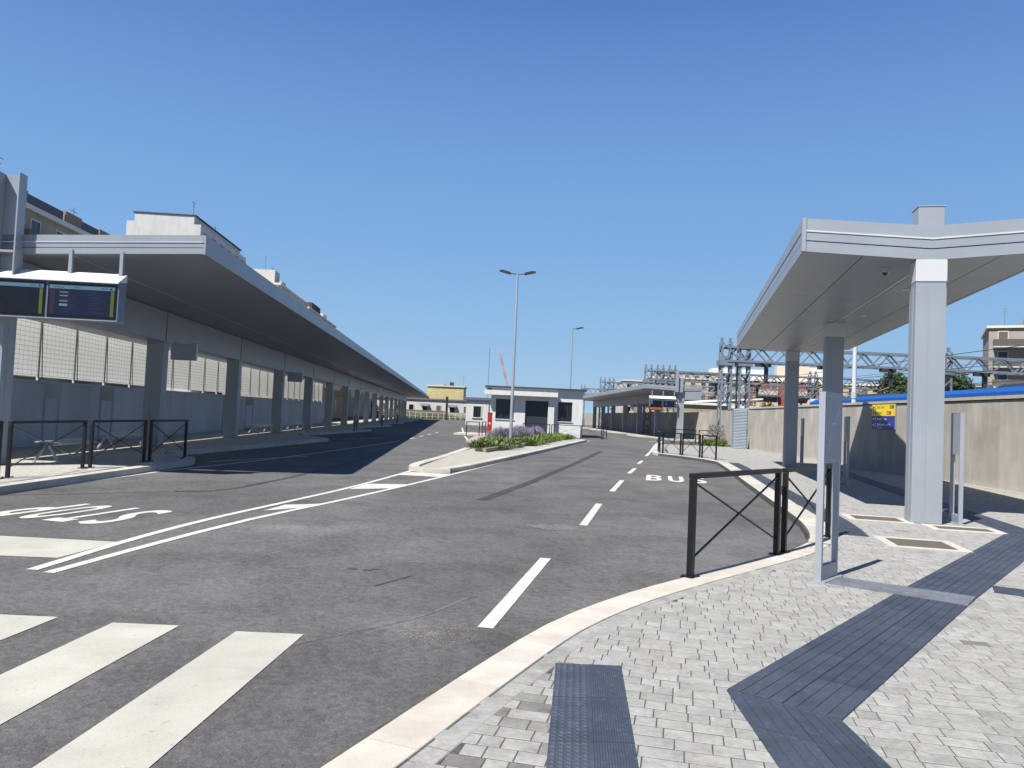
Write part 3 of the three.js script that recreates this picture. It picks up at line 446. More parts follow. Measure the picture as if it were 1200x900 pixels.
// ---- left platform: sawtooth bays
{
  const wallLoc = -2.75, nose = 3.75, start = 1.05, step = 20.6, out = [], teeth = [];
  out.push([wallLoc + 0.2, 12]); let line = [[1.75, 12], [2.3, 4.5], [2.85, -1.6], [2.95, -3.5], [2.6, -4.6], [1.8, -5.3]]; teeth.push(line); let z = -5.5;
  for (let k = 0; k < 7; k++) { line = [[start + 0.35, z - 1.2], [start + 1.2, z - 6], [nose - 0.2, z - 14.6], [nose, z - 15.8], [nose - 0.5, z - 17], [start + 0.9, z - 18.5]]; teeth.push(line); z -= step; }
  for (const l of teeth) out.push(...l); out.push([start, z], [wallLoc + 0.2, z]);
  struct('platform', slab(out.map(p => Lw(...p)), -0.05, PAVE), M(236, 233, 225, 0.9, { map: paverTex }), 'grey sawtooth platform under the long left canopy');
  const kb = struct('kerb', null, null, 'pale kerb of the sawtooth platform bays on the left');
  for (const l of teeth) kerbRun(kb, l.map(p => [p[0] + 0.02, p[1]]).map(p => Lw(...p)), 0.3, PAVE + 0.02, kerbWhite, 1.25);
  // painted wall behind the platform and the translucent mesh screen on it
  const w = thing('platform_wall', 'pale blue-white painted wall at the back of the long platform', 'wall', LO[0], 0, LO[1], -azL), wm = M(240, 244, 248, 0.8, { map: plasTex });
  for (let k = 0; k < 26; k++) part(w, 'wall_panel', bx(wallLoc - 0.25, wallLoc, 0, 2.08, 8 - k * 2.66, 8 - (k + 1) * 2.66 + 0.012), wm);
  part(w, 'wall_cap', bx(wallLoc - 0.3, wallLoc + 0.04, 2.085, 2.16, 8 - 26 * 2.66, 8), M(214, 220, 226, 0.8));
  const sheet = new THREE.MeshPhysicalMaterial({ color: lin(240, 239, 234), roughness: 1, transmission: 0.68, thickness: 0, side: THREE.DoubleSide });
  const rail = M(196, 196, 192, 0.6);
  for (let k = 0; k < 30; k++) {
    const t = thing('screen_fence', 'cream translucent screen panel with thin bars standing on the painted wall', 'fence', ...(p => [p[0], 2.16, p[1]])(Lw(wallLoc - 0.12, 7.6 - k * 2.3)), -azL, 'screen panels on the platform wall');
    part(t, 'sheet', bx(-0.006, 0.006, 0.12, 2.2, -1.12, 1.12), sheet); for (const e of [-1.14, 1.14]) part(t, 'post', bx(-0.03, 0.03, 0, 2.3, e - 0.025, e + 0.025), rail);
    for (let i = 0; i < 15; i++) part(t, 'bar', bx(0.008, 0.016, 0.16 + i * 0.145, 0.172 + i * 0.145, -1.11, 1.11), rail);
    part(t, 'wire_grid', Array.from({ length: 9 }, (_, i) => bx(0.017, 0.02, 0.14, 2.18, -1.0 + i * 0.25, -0.995 + i * 0.25)), rail); part(t, 'stay', bar(V(0.05, 0, 0.98), V(0.02, 1.9, 1.1), 0.02), darkSteel);
  }
  for (const [x, z2, lab] of [[0.62, -16.2, 'blue-grey sign box hung beside the second column of the left canopy'], [0.6, -35, 'dark sign box hung beside the fourth column of the left canopy']]) { const p = Lw(x + 0.3, z2 + 7), t = thing('hanging_sign', lab, 'sign', p[0], 2.95, p[1], -azL); part(t, 'panel', rbox(0.84, 0.56, 0.12, 0, 0.44, 0, 0.01), M(176, 184, 196, 0.5)); part(t, 'edge_trim', bx(0.42, 0.44, 0.16, 0.72, -0.07, 0.07), aluBright); for (const e of [-0.3, 0.3]) part(t, 'bracket', bx(e - 0.02, e + 0.02, 0.72, 0.76, -0.03, 0.03), darkSteel); }
}
// ---- info totems
function totem(x, z, az, label, w = 0.52, graphic = true, pb = 1.24) {
  const t = thing('info_totem', label, 'totem', x, PAVE, z, -az, 'steel info totems'), a = 0.07, m = M(190, 195, 204, 0.4, { metalness: 0.2, map: metTex }); // length along local -z, thickness in x
  const b2 = 0.045; part(t, 'leg', rbox(a, 1.98, b2, 0, 0.99, -b2 / 2, 0.004), m); part(t, 'leg', rbox(a, 1.98, b2, 0, 0.99, -w + b2 / 2, 0.004), m);
  part(t, 'foot_bar', bx(-0.032, 0.032, 0.0, 0.16, -w + b2, -b2), m); part(t, 'base_plate', bx(-0.09, 0.09, 0, 0.012, -w - 0.04, 0.04), aluDark);
  const pn = part(t, 'panel', bx(-0.034, 0.034, pb, 1.98, -w + b2, -b2), m); part(pn, 'top_cap', bx(-0.036, 0.036, 1.98, 1.992, -w, 0), aluDark);
  const c = document.createElement('canvas'); c.width = 256; c.height = 384; const q = c.getContext('2d'); q.fillStyle = '#8b95a3'; q.fillRect(0, 0, 256, 384); q.strokeStyle = '#b9c2cc'; q.lineWidth = 3; q.strokeRect(8, 8, 240, 368); q.lineWidth = 4;
  for (const l of [[[40, 300], [110, 170], [150, 165], [230, 60]], [[60, 320], [120, 210], [170, 140], [240, 90]], [[60, 40], [80, 110], [60, 160]], [[50, 330], [80, 280], [120, 300]], [[100, 165], [180, 168]]]) { q.beginPath(); l.forEach((p, i) => i ? q.lineTo(...p) : q.moveTo(...p)); q.stroke(); }
  const tx = new THREE.CanvasTexture(c); tx.colorSpace = THREE.SRGBColorSpace;
  if (graphic) part(pn, 'etched_map', new THREE.PlaneGeometry(w - 0.02, 0.72).rotateY(Math.PI / 2).translate(0.0375, 1.61, -w / 2), new THREE.MeshStandardMaterial({ map: tx, roughness: 0.5 }));
  return t;
}
totem(3.28, -8.1, 41 * D2R, 'light steel info totem with etched map on the setts by the railing');
totem(8.06, -13.7, 12.8 * D2R, 'light steel info totem beside the front column of the right canopy', 0.5, false);
totem(9.95, -22.6, 12.8 * D2R, 'light steel info totem beside the middle column of the right canopy', 0.5, false);
totem(12.05, -31.6, 12.8 * D2R, 'slim dark-looking info totem beside the rear column of the right canopy', 0.5, false);
for (const [x, z, l] of [[-2.1, -6.3, 'first'], [-2.1, -10, 'second'], [-2.1, -24.5, 'third'], [-2.1, -29, 'fourth']]) { const p = Lw(x, z); totem(p[0], p[1], azL + Math.PI / 2, 'shaded info totem in front of the painted platform wall', 0.46, false, 1.5).userData.group = 'info totems along the painted wall'; }

// ------------------------------------------------------------------ black X-braced railings
const railGeo = {};
function railing(x0, z0, x1, z1, label, group, y = PAVE, H = 1.02) {
  const L = Math.hypot(x1 - x0, z1 - z0), t = thing('railing', label, 'railing', x0, y, z0, Math.atan2(-(z1 - z0), x1 - x0), group);
  for (const x of [0.03, L - 0.03]) { const p = part(t, 'post', rbox(0.065, H, 0.065, x, H / 2, 0, 0.006), blackPaint); part(p, 'base_plate', [bx(x - 0.09, x + 0.09, 0, 0.012, -0.07, 0.07), ...[[-1, -1], [-1, 1], [1, -1], [1, 1]].map(([a, b]) => new THREE.CylinderGeometry(0.01, 0.01, 0.02, 6).translate(x + a * 0.068, 0.018, b * 0.05))].map(clean), blackPaint); }
  part(t, 'top_rail', rbox(L, 0.055, 0.075, L / 2, H + 0.0275, 0, 0.006), blackPaint);
  part(t, 'brace', bar(V(0.06, 0.2, 0.008), V(L - 0.06, H - 0.04, 0.008), 0.022, 0.014), blackPaint); part(t, 'brace', bar(V(0.06, H - 0.04, -0.008), V(L - 0.06, 0.2, -0.008), 0.022, 0.014), blackPaint);
  return t;
}
railing(1.92, -8.04, 3.42, -9.72, 'black X-braced railing panel on the curving kerb, tallest in view', 'railings on the near kerb'); railing(3.54, -9.86, 4.80, -11.5, 'black X-braced railing panel on the kerb behind the info totem', 'railings on the near kerb');
{ const ps = [[-9.62, -8.4], [-9.56, -10.9], [-9.52, -11.02], [-9.5, -14.4], [-9.49, -14.62], [-9.47, -17.2], [-9.46, -17.42], [-9.3, -19.7], [-9.28, -19.9], [-9.1, -21.7]]; for (let k = 0; k < 5; k++) railing(...ps[2 * k], ...ps[2 * k + 1], 'black X-braced railing panel on the sunlit nose of the left platform', 'railings on the left platform'); }
{ const ps = [[7.78, -39.1], [8.45, -37.9], [8.5, -37.8], [8.95, -36.1], [9.0, -35.95], [9.2, -34.2], [7.7, -39.4], [8.2, -42.4], [8.25, -42.6], [8.8, -45.4]]; for (let k = 0; k < 5; k++) railing(...ps[2 * k], ...ps[2 * k + 1], 'black X-braced railing panel round the nose of the paved bay platform', 'railings on the bay platform nose'); }
{ const ps = [[12.8, -60], [14.6, -60.3], [14.8, -60.3], [16.4, -60.6]]; for (let k = 0; k < 2; k++) railing(...ps[2 * k], ...ps[2 * k + 1], 'black railing panel between bay platform and concrete wall', 'railings by the wall'); }
{ const ps = [[-3.2, -56], [-2.2, -56], [-2.1, -58], [-1.9, -60], [5.9, -63.5], [7.6, -63.6], [7.7, -63.6], [8.3, -66], [1, -61.6], [3.2, -61.6], [3.3, -61.6], [5.7, -61.6]]; for (let k = 0; k < 6; k++) railing(...ps[2 * k], ...ps[2 * k + 1], 'black railing panel around the white kiosk building', 'railings around the kiosk', 0.05); }
for (const z of [-38, -59, -80]) { const p = Lw(3.35, z + 1), q = Lw(3.3, z - 1); railing(p[0], p[1], q[0], q[1], 'black railing panel on a shaded nose of the sawtooth platform', 'railings on the shaded noses'); }

// ------------------------------------------------------------------ benches on the platforms
function bench(x, z, turn, L, label, group) {
  const t = thing('bench', label, 'bench', x, PAVE, z, turn, group), m = M(206, 206, 204, 0.4, { metalness: 0.3 }), sec = [[-0.3, 0.47], [-0.2, 0.5], [-0.05, 0.485], [0.08, 0.43], [0.2, 0.42], [0.3, 0.44]];
  for (let i = 0; i < sec.length - 1; i++) part(t, 'seat_slat', bar(V((sec[i][0] + sec[i + 1][0]) / 2, (sec[i][1] + sec[i + 1][1]) / 2, 0), V((sec[i][0] + sec[i + 1][0]) / 2, (sec[i][1] + sec[i + 1][1]) / 2, -L), 0.11, 0.025), m);
  for (const zz of [0.0, -L]) part(t, 'support', [bar(V(-0.3, 0, zz), V(-0.03, 0.42, zz), 0.05, 0.045), bar(V(0.28, 0, zz), V(0.02, 0.42, zz), 0.05, 0.045)], m);
  return t;
}
{ let p = Lw(0.75, -1.0); bench(p[0], p[1], -azL, 1.9, 'pale metal bench with curved seat at the sunlit front of the left platform'); for (const z of [-6.3, -23.6, -33]) { p = Lw(-0.2, z); bench(p[0], p[1], -azL, 3.2, 'metal bench with curved seat in the shade between canopy columns', 'shaded benches'); } }

// ------------------------------------------------------------------ signs on the concrete wall
function wallSign(z, w, h, y, label, small) {
  const t = thing('wall_sign', label, 'sign', wallX(z) - 0.06 + (small ? 0.5 : 0), y, z, -wallAz - Math.PI / 2);
  const c = document.createElement('canvas'); c.width = 640; c.height = 320; const q = c.getContext('2d');
  q.fillStyle = '#e6c822'; q.fillRect(0, 0, 640, 148); q.fillStyle = '#24358c'; q.fillRect(0, 148, 640, 172); q.fillStyle = '#f4e88a'; q.fillRect(0, 72, 640, 3); q.fillStyle = '#5468b8'; q.fillRect(20, 234, 600, 3);
  const arrow = (x, y, col) => { q.fillStyle = col; q.beginPath(); q.moveTo(x, y); q.lineTo(x + 26, y - 20); q.lineTo(x + 26, y - 7); q.lineTo(x + 50, y - 7); q.lineTo(x + 50, y + 7); q.lineTo(x + 26, y + 7); q.lineTo(x + 26, y + 20); q.fill(); q.beginPath(); q.arc(x + 84, y - 16, 9, 0, 7); q.fill(); q.fillRect(x + 76, y - 4, 16, 34); };
  arrow(18, 36, '#3a3412'); arrow(18, 110, '#3a3412'); arrow(18, 186, '#eef1fa'); arrow(18, 266, '#eef1fa');
  q.fillStyle = '#3a3412'; q.font = 'bold 44px sans-serif'; q.fillText('Taxi / Bus', 140, 52); q.fillText('Uscita', 140, 126); q.fillRect(500, 12, 46, 46); q.fillRect(560, 12, 46, 46); q.fillStyle = '#8c3a2a'; q.fillRect(420, 88, 50, 46); q.fillRect(480, 88, 50, 46); q.fillStyle = '#f2e27a'; q.font = 'bold 34px sans-serif'; q.fillText('P', 512, 48); q.fillText('M', 430, 124);
  q.fillStyle = '#f3f5fc'; q.font = 'bold 46px sans-serif'; q.fillText('Servizi', 140, 204); q.font = '44px sans-serif'; q.fillText('Lato', 330, 204); q.font = 'bold 42px sans-serif'; q.fillText('Biglietteria', 140, 276); q.fillText('e', 400, 276); q.fillText('info', 440, 276); q.font = '28px sans-serif'; q.fillText('Ticket office', 140, 308);
  const tx = new THREE.CanvasTexture(c); tx.colorSpace = THREE.SRGBColorSpace;
  part(t, 'back_plate', box(w, h, 0.03, 0, 0, -0.02), aluDark); part(t, 'sign_face', new THREE.PlaneGeometry(w - 0.01, h - 0.01), new THREE.MeshStandardMaterial({ map: tx, roughness: 0.45 })).position.z = 0.0;
  if (small) part(t, 'post', bx(-0.04, 0.04, -y, -h / 2, -0.09, -0.04), steel);
}
wallSign(-30.8, 2.15, 1.0, 2.3, 'yellow over blue direction sign with white lettering on the concrete wall', false); wallSign(-58, 2.0, 0.95, 2.45, 'small distant yellow and blue sign on the wall by the shrub', true);

// ------------------------------------------------------------------ central island, plants, kiosk, lamps
const islandOut = [[-2.55, -22.6], [-2.2, -22.0], [-1.75, -22.0], [-1.3, -23.4], [-0.8, -25.6], [0.4, -31.4], [2.3, -40.6], [4.5, -51.4], [5.7, -57], [5.6, -58.5], [4.6, -60], [0, -61], [-1.6, -60], [-1.6, -48], [-1.5, -38], [-2.1, -30]];
struct('island', slab(islandOut, -0.05, PAVE - 0.004), M(212, 210, 202, 0.9, { map: stoneTex }), 'pale paved traffic island running to the kiosk');
{ const kb = struct('kerb', null, null, 'white kerb round the planted traffic island'); kerbRun(kb, [[-1.75, -35.5], [-1.95, -32], [-2.25, -27.5], [-2.62, -22.9], [-2.5, -22.05], [-2.1, -21.75], [-1.7, -21.85]].map(p => p), 0.3, PAVE + 0.012, kerbWhite, 1.1); kerbRun(kb, [[-1.69, -21.87], [-1.25, -23.3], [-0.75, -25.6], [0.45, -31.3], [2.35, -40.5], [4.55, -51.3], [5.75, -57]].reverse(), 0.3, PAVE + 0.012, kerbWhite, 1.1).len; }
const bedOut = [[-1.45, -32.8], [-0.95, -32.2], [0.2, -37.6], [2.0, -46.5], [4.6, -58.5], [4.4, -59.5], [-0.4, -59.8], [-0.7, -50], [-1.2, -42]];
struct('planting_soil', slab(bedOut, 0, PAVE + 0.08), plantSoil, 'soil of the raised planting bed on the island');
{ const kb = struct('kerb', null, null, 'grey stone edging of the lavender bed'); kerbRun(kb, [[-0.95, -32.15], [0.25, -37.5], [2.05, -46.4], [4.65, -58.4]].reverse(), 0.16, PAVE + 0.17, [M(178, 170, 156, 0.9, { map: stoneTex })], 1); }
function bladeField(name, label, cat, clumps, per, cols, spread, spike) { // leafy mounds of blades around clump centres [x, z, radius, height], optional flower stems
  const root = new THREE.Group(); root.name = numbered(name); scene.add(root); tag(root, label, cat, null, 'stuff');
  cols.forEach((c, ci) => {
    const pos = []; for (const [cx, cz, cr, chh] of clumps) for (let k = 0; k < per * cr; k++) {
      const a0 = rr(0, 6.28), r0 = cr * Math.sqrt(rnd()), x = cx + Math.cos(a0) * r0, z = cz + Math.sin(a0) * r0, h = chh * (1 - 0.55 * (r0 / cr) ** 2) * rr(0.55, 1.1), y = PAVE + 0.05;
      for (let i = 0; i < 4; i++) { const a = a0 + rr(-1.5, 1.5), r = rr(0.2, 1) * spread, w = rr(0.012, 0.03), tx = x + Math.cos(a) * r, tz = z + Math.sin(a) * r, hh = h * rr(0.6, 1.05), wx = -Math.sin(a) * w, wz = Math.cos(a) * w, mx = x * 0.45 + tx * 0.55, mz = z * 0.45 + tz * 0.55;
        pos.push(x - wx, y, z - wz, x + wx, y, z + wz, mx + wx * 1.4, y + hh * 0.62, mz + wz * 1.4, mx + wx * 1.4, y + hh * 0.62, mz + wz * 1.4, mx - wx * 1.4, y + hh * 0.58, mz - wz * 1.4, tx, y + hh, tz); }
    }
    part(root, 'foliage', fromTris(pos), new THREE.MeshStandardMaterial({ color: base(...c), roughness: 0.9, side: THREE.DoubleSide }));
  });
  (spike ?? []).forEach(c => { const pos = []; for (const [cx, cz, cr, chh] of clumps) for (let k = 0; k < per * cr * 2.2; k++) { const a0 = rr(0, 6.28), r0 = cr * 1.25 * Math.sqrt(rnd()), x = cx + Math.cos(a0) * r0, z = cz + Math.sin(a0) * r0, y = PAVE + chh * (1.15 - 0.5 * (r0 / cr / 1.25) ** 2) * rr(0.72, 1.25), w = rr(0.012, 0.028), h = rr(0.1, 0.24), l = Math.cos(a0) * 0.08, l2 = Math.sin(a0) * 0.08; for (const q of [a0, a0 + 1.57]) { const ex = Math.cos(q) * w, ez = Math.sin(q) * w; pos.push(x - ex, y, z - ez, x + ex, y, z + ez, x + l, y + h, z + l2, x - l - 0.006, y - 0.3, z - l2, x - l + 0.006, y - 0.3, z - l2, x, y, z); } } part(root, 'flower_spikes', fromTris(pos), new THREE.MeshStandardMaterial({ color: base(...c), roughness: 0.9, side: THREE.DoubleSide })); });
}
const clumpsIn = (n, test, r0, r1, h0, h1) => { const o = []; let g = 0; while (o.length < n && g++ < 20000) { const x = rr(-2, 5), z = rr(-60, -32); if (inside([x, z], bedOut) && test(x, z)) o.push([x, z, rr(r0, r1), rr(h0, h1)]); } return o; };
bladeField('ground_cover', 'low green and silvery leafy ground cover on the island bed', 'plants', clumpsIn(150, () => true, 0.3, 0.75, 0.2, 0.5), 26, [[98, 122, 58], [120, 140, 66], [80, 102, 52], [150, 156, 128]], 0.3);
bladeField('lavender', 'mass of purple flowering lavender in front of the kiosk', 'lavender', clumpsIn(20, (x, z) => z < -41 && x < (-z - 40) * 0.2 - 0.7 && x > -0.6, 0.35, 0.7, 0.32, 0.58), 70, [[124, 130, 108], [138, 142, 122]], 0.34, [[164, 156, 178], [174, 168, 184], [152, 144, 170]]);
bladeField('ground_cover', 'bright yellow-green leafy strip along the bed edging', 'plants', clumpsIn(48, (x, z) => z < -39 && x > (-z - 38) * 0.2 - 0.5, 0.3, 0.6, 0.25, 0.5), 40, [[112, 140, 54], [136, 158, 70]], 0.3);
function lamp(x, z, h, arms, label, turn = 0) {
  const t = thing('street_lamp', label, 'street lamp', x, PAVE, z, turn), m = M(198, 206, 212, 0.35, { metalness: 0.45 });
  part(t, 'pole', rod(V(0, 0, 0), V(0, h, 0), 0.1, 0.055, 14), m); part(t, 'base_collar', rod(V(0, 0, 0), V(0, 0.3, 0), 0.125, 0.115, 14), m); part(t, 'access_door', bx(-0.04, 0.04, 0.8, 1.15, 0.075, 0.1), aluDark);
  for (const s of arms) { const a = part(t, 'arm', bar(V(0, h - 0.03, 0), V(s * 0.42, h + 0.0, 0), 0.055, 0.05), darkSteel); const hd = part(a, 'lamp_head', [prismAlong(s > 0 ? [[0.4, h - 0.06], [1.02, h + 0.10], [1.02, h + 0.15], [0.8, h + 0.17], [0.38, h + 0.05]] : [[-0.4, h - 0.06], [-0.38, h + 0.05], [-0.8, h + 0.17], [-1.02, h + 0.15], [-1.02, h + 0.10]], -0.14, 0.14)], M(56, 60, 66, 0.5)); }
}
lamp(0.05, -42.9, 9.55, [-1, 1], 'tall double-armed street lamp standing in the island planting'); lamp(5.35, -70.5, 9.8, [1], 'single-armed street lamp beside the white kiosk', 0.1);
{ // white kiosk
  const t = thing('kiosk_building', 'single-storey white kiosk with dark flat roof edge, shutters and projecting slab', 'building', -1.75, 0, -67), W = 8.0, H = 4.05;
  const wl = (x0, x1, y0, y1) => part(t, 'wall', bx(x0, x1, y0, y1, -0.3, 0), plasterWhite);
  wl(0, 0.42, 0, H); wl(0.42, 2.02, 0, 1.35); wl(0.42, 2.02, 3.1, H); wl(2.02, 3.0, 0, H); wl(3.0, 5.0, 3.05, H); wl(5.0, 5.85, 0, H); wl(5.85, 7.1, 0, 1.35); wl(5.85, 7.1, 3.05, H); wl(7.1, W, 0, H);
  part(t, 'side_wall', bx(0, 0.3, 0, H, -9, -0.3), plasterWhite); part(t, 'side_wall', bx(W - 0.3, W, 0, H, -9, -0.3), plasterWhite); part(t, 'back_wall', bx(0.3, W - 0.3, 0, H, -9, -8.7), plasterWhite); part(t, 'floor_slab', bx(0.3, W - 0.3, 0, 0.05, -8.7, -0.3), concrete);
  part(t, 'roof', bx(-0.55, W + 0.3, H, H + 0.16, -9.4, 0.42), M(60, 66, 78, 0.6)); part(t, 'eave_soffit', bx(-0.5, W + 0.25, H - 0.03, H - 0.002, 0.002, 0.38), M(226, 228, 230, 0.8)); part(t, 'projecting_slab', bx(-0.6, 5.75, 3.42, 3.82, 0.003, 0.85), plasterWhite);
  for (const [x0, x1, y0, y1] of [[0.42, 2.02, 1.35, 3.1], [5.85, 7.1, 1.35, 3.05]]) { const w = part(t, 'window', bx(x0, x1, y0, y1, -0.2, -0.17), glassDark); const n = 3; for (let k = 0; k <= n; k++) part(w, 'frame', bx(x0 + (x1 - x0) * k / n - 0.035 * (k === n ? 2 : k ? 1 : 0), x0 + (x1 - x0) * k / n + 0.035 * (k === n ? 0 : k ? 1 : 2), y0, y1, -0.168, -0.1), frameDark); part(w, 'sill', bx(x0 - 0.05, x1 + 0.05, y0 - 0.06, y0, 0.002, 0.09), plasterWhite); }
  const dr = part(t, 'shutter_door', bx(3.0, 5.0, 0.0, 3.05, -0.22, -0.18), M(44, 50, 62, 0.5)); for (let k = 0; k < 14; k++) part(dr, 'slat', bx(3.02, 4.98, 0.03 + k * 0.215, 0.225 + k * 0.215, -0.178, -0.16), M(50, 57, 70, 0.5));
  part(t, 'pillar', bx(4.98, 5.5, 0, 2.55, 0.003, 0.55), plasterWhite); part(t, 'drainpipe', rod(V(1.0, 3.83, 0.8), V(1.0, 4.04, 0.6), 0.05), darkSteel);
  const r = thing('service_column', 'red metal machine standing beside the white kiosk', 'machine', -1.62, PAVE, -60.6); part(r, 'body', rbox(0.36, 1.68, 0.3, 0, 0.84, 0, 0.02), M(176, 40, 44, 0.45)); part(r, 'panel', bx(-0.06, 0.06, 0.8, 0.95, 0.15, 0.165), M(230, 220, 220, 0.5)); part(r, 'top_cap', rbox(0.4, 0.05, 0.34, 0, 1.7, 0, 0.01), M(150, 34, 38, 0.5));
  struct('ramp', slab([[-2.6, -46], [-1.7, -45], [-1.65, -59], [-2.5, -59]], 0, 0.09), M(216, 200, 190, 0.9, { map: stoneTex }), 'pinkish paved ramp leading to the kiosk');
  struct('island', slab([[-4.4, -60], [-1.7, -60], [-1.7, -64], [-4.2, -64]], -0.04, 0.13), kerbWhite[0], 'small pale island left of the kiosk');
}
function shrub(x, z, r, h, c, label) {
  const t = thing('shrub', label, 'shrub', x, PAVE, z), pos = []; for (let k = 0; k < 1500; k++) { const a = rr(0, 6.28), u = Math.sqrt(rnd()), y = rnd() * h, e = r * u * (1 - 0.5 * y / h), px = Math.cos(a) * e, pz = Math.sin(a) * e, s = 0.07, d = () => rr(-s, s); pos.push(px + d(), y + d(), pz + d(), px + d(), y + d() + 0.05, pz + d(), px + d(), y + d(), pz + d()); }
  part(t, 'foliage', fromTris(pos), new THREE.MeshStandardMaterial({ color: base(...c), roughness: 0.95, side: THREE.DoubleSide })); part(t, 'stem', rod(V(0, 0, 0), V(0.05, h * 0.6, 0), 0.03, 0.015), M(90, 76, 60, 0.9));
}
shrub(15.4, -57.4, 1.0, 1.5, [146, 140, 138], 'grey feathery shrub beside the louvred cabinet'); shrub(15.2, -55.6, 0.7, 0.45, [112, 132, 66], 'low bright green shrub by the louvred cabinet'); shrub(14.6, -56.6, 0.6, 0.4, [104, 124, 60], 'low green shrub at the foot of the wall');

// ------------------------------------------------------------------ railway: gantries, wires, train
const galv = M(140, 149, 158, 0.55, { metalness: 0.3 });
function lattice(a, b, w, n, r) { // square lattice member between two points
  const d = b.clone().sub(a), L = d.length(), q = new THREE.Matrix4().lookAt(V(0, 0, 0), d, Math.abs(d.y) > 0.9 * L ? V(0, 0, 1) : V(0, 1, 0)); const gs = [], h = w / 2, C = [[-h, -h], [h, -h], [h, h], [-h, h]];
  const P = (c, t) => V(C[c][0], C[c][1], -t * L).applyMatrix4(q).add(a); q.lookAt(d, V(0, 0, 0), Math.abs(d.y) > 0.9 * L ? V(0, 0, 1) : V(0, 1, 0)); const PP = (c, t) => V(C[c][0], C[c][1], t * L).applyMatrix4(q).add(a);
  for (let c = 0; c < 4; c++) gs.push(bar(PP(c, 0), PP(c, 1), r * 1.5));
  for (let k = 0; k < n; k++) for (let c = 0; c < 4; c++) { const e = (c + 1) % 4; gs.push((k + c) % 2 ? bar(PP(c, k / n), PP(e, (k + 1) / n), r) : bar(PP(e, k / n), PP(c, (k + 1) / n), r)); }
  return gs;
}
function gantry(z, xs, label, y0 = 6.9, masts = 2) {
  const t = thing('track_gantry', label, 'gantry', 0, 0, z);
  xs.forEach((x, i) => { for (let m = 0; m < (i ? 1 : masts); m++) { part(t, 'tower', lattice(V(x + m * 1.5, 0, 0), V(x + m * 1.5, y0 + 1.6, 0), 0.8, 11, 0.085), galv); part(t, 'tower_cap', [bx(x + m * 1.5 - 0.6, x + m * 1.5 + 0.6, y0 - 0.35, y0 + 0.1, -0.6, 0.6)], galv); for (const e of [-0.35, 0.35]) part(t, 'finial', bar(V(x + m * 1.5 + e, y0 + 1.6, 0), V(x + m * 1.5 + e, y0 + 2.0, 0), 0.2), galv); } });
  for (let i = 0; i < xs.length - 1; i++) { const n = Math.round((xs[i + 1] - xs[i]) / 1.1); part(t, 'truss', lattice(V(xs[i], y0 + 0.62, 0), V(xs[i + 1], y0 + 0.62, 0), 1.15, n, 0.11), galv); for (let x = xs[i] + 3.4; x < xs[i + 1] - 2; x += 5.2) { const h = part(t, 'hanger', [bar(V(x, y0, 0), V(x, y0 - 1.5, 0), 0.28), bar(V(x - 0.9, y0 - 0.15, 0), V(x + 0.4, y0 - 0.15, 0), 0.3)], M(60, 64, 70, 0.6)); part(h, 'insulator', rod(V(x + 0.1, y0 - 1.5, 0), V(x - 0.9, y0 - 1.9, 0), 0.08), M(120, 96, 80, 0.4)); } }
}
gantry(-64, [17.75, 36, 58], 'nearest lattice gantry with twin tower just beyond the concrete wall', 6.95); gantry(-97, [17.2, 38, 62], 'second lattice gantry over the tracks beyond the far canopy', 6.9, 3); gantry(-132, [15.6, 36, 60], 'third lattice gantry farther along the tracks', 6.9, 2); gantry(-165, [15.3, 36, 62], 'farthest lattice gantry over the tracks', 6.9, 1);
gantry(-40, [48, 66], 'lattice gantry beyond the train on the right', 6.9, 1);
{ let k = 0; for (const [x, y] of [[27.5, 5.4], [27.5, 6.6], [33.5, 5.4], [33.5, 6.6], [39.5, 5.4], [44, 8.4]]) { const m = new THREE.Mesh(merge([rod(V(x, y, 0), V(x - 2, y, -170), 0.022, 0.022, 5)]), M(60, 62, 66, 0.6)); m.name = numbered('overhead_wire'); scene.add(m); tag(m, 'thin overhead contact wire running along the tracks', 'wire', 'overhead wires'); } }
{ // blue and white train standing behind the wall
  const az = Math.atan(0.05); let i = 0;
  for (const z0 of [-8, -25.5, -43]) {
    const t = thing('train_coach', ['blue-roofed coach of the train behind the concrete wall, partly out past the canopy', 'blue-roofed middle coach of the train seen over the concrete wall', 'blue-roofed end coach of the train with sloping white nose'][i], 'train coach', 22.9 - (z0 + 25) * 0.05, 0.1, z0, -az); i++;
    const L = 17, e = 0.35; part(t, 'body', prismAlong([[-1.4, 0.6], [1.4, 0.6], [1.45, 3.15], [-1.45, 3.15]], -L + e, -e), M(214, 218, 222, 0.4)); part(t, 'roof', prismAlong([[-1.46, 3.15], [1.46, 3.15], [1.42, 3.62], [1.0, 3.86], [-1.0, 3.86], [-1.42, 3.62]], -L + e, -e), M(26, 88, 168, 0.4));
    part(t, 'wheel_truck', bx(-1.1, 1.1, -0.25, 0.6, -4, -1.5), darkSteel); part(t, 'wheel_truck', bx(-1.1, 1.1, -0.25, 0.6, -L + 1.5, -L + 4), darkSteel); part(t, 'end_gangway', bx(-0.8, 0.8, 0.9, 3.5, -e, 0.2), M(30, 32, 36, 0.7)); for (let k = 0; k < 6; k++) part(t, 'window', bx(-1.47, -1.43, 1.7, 2.6, -2 - k * 2.5 - 1.6, -2 - k * 2.5), glassDark); part(t, 'roof_unit', bx(-0.7, 0.7, 3.86, 4.02, -10, -5), M(70, 80, 96, 0.6));
    if (i === 3) part(t, 'nose', prismSide([[0, 0.7], [0, 3.9], [-0.7, 3.8], [-2.2, 2.4], [-2.6, 0.7]], -1.35, 1.35).translate(0, 0, -L + e), M(232, 234, 236, 0.4));
  }
}
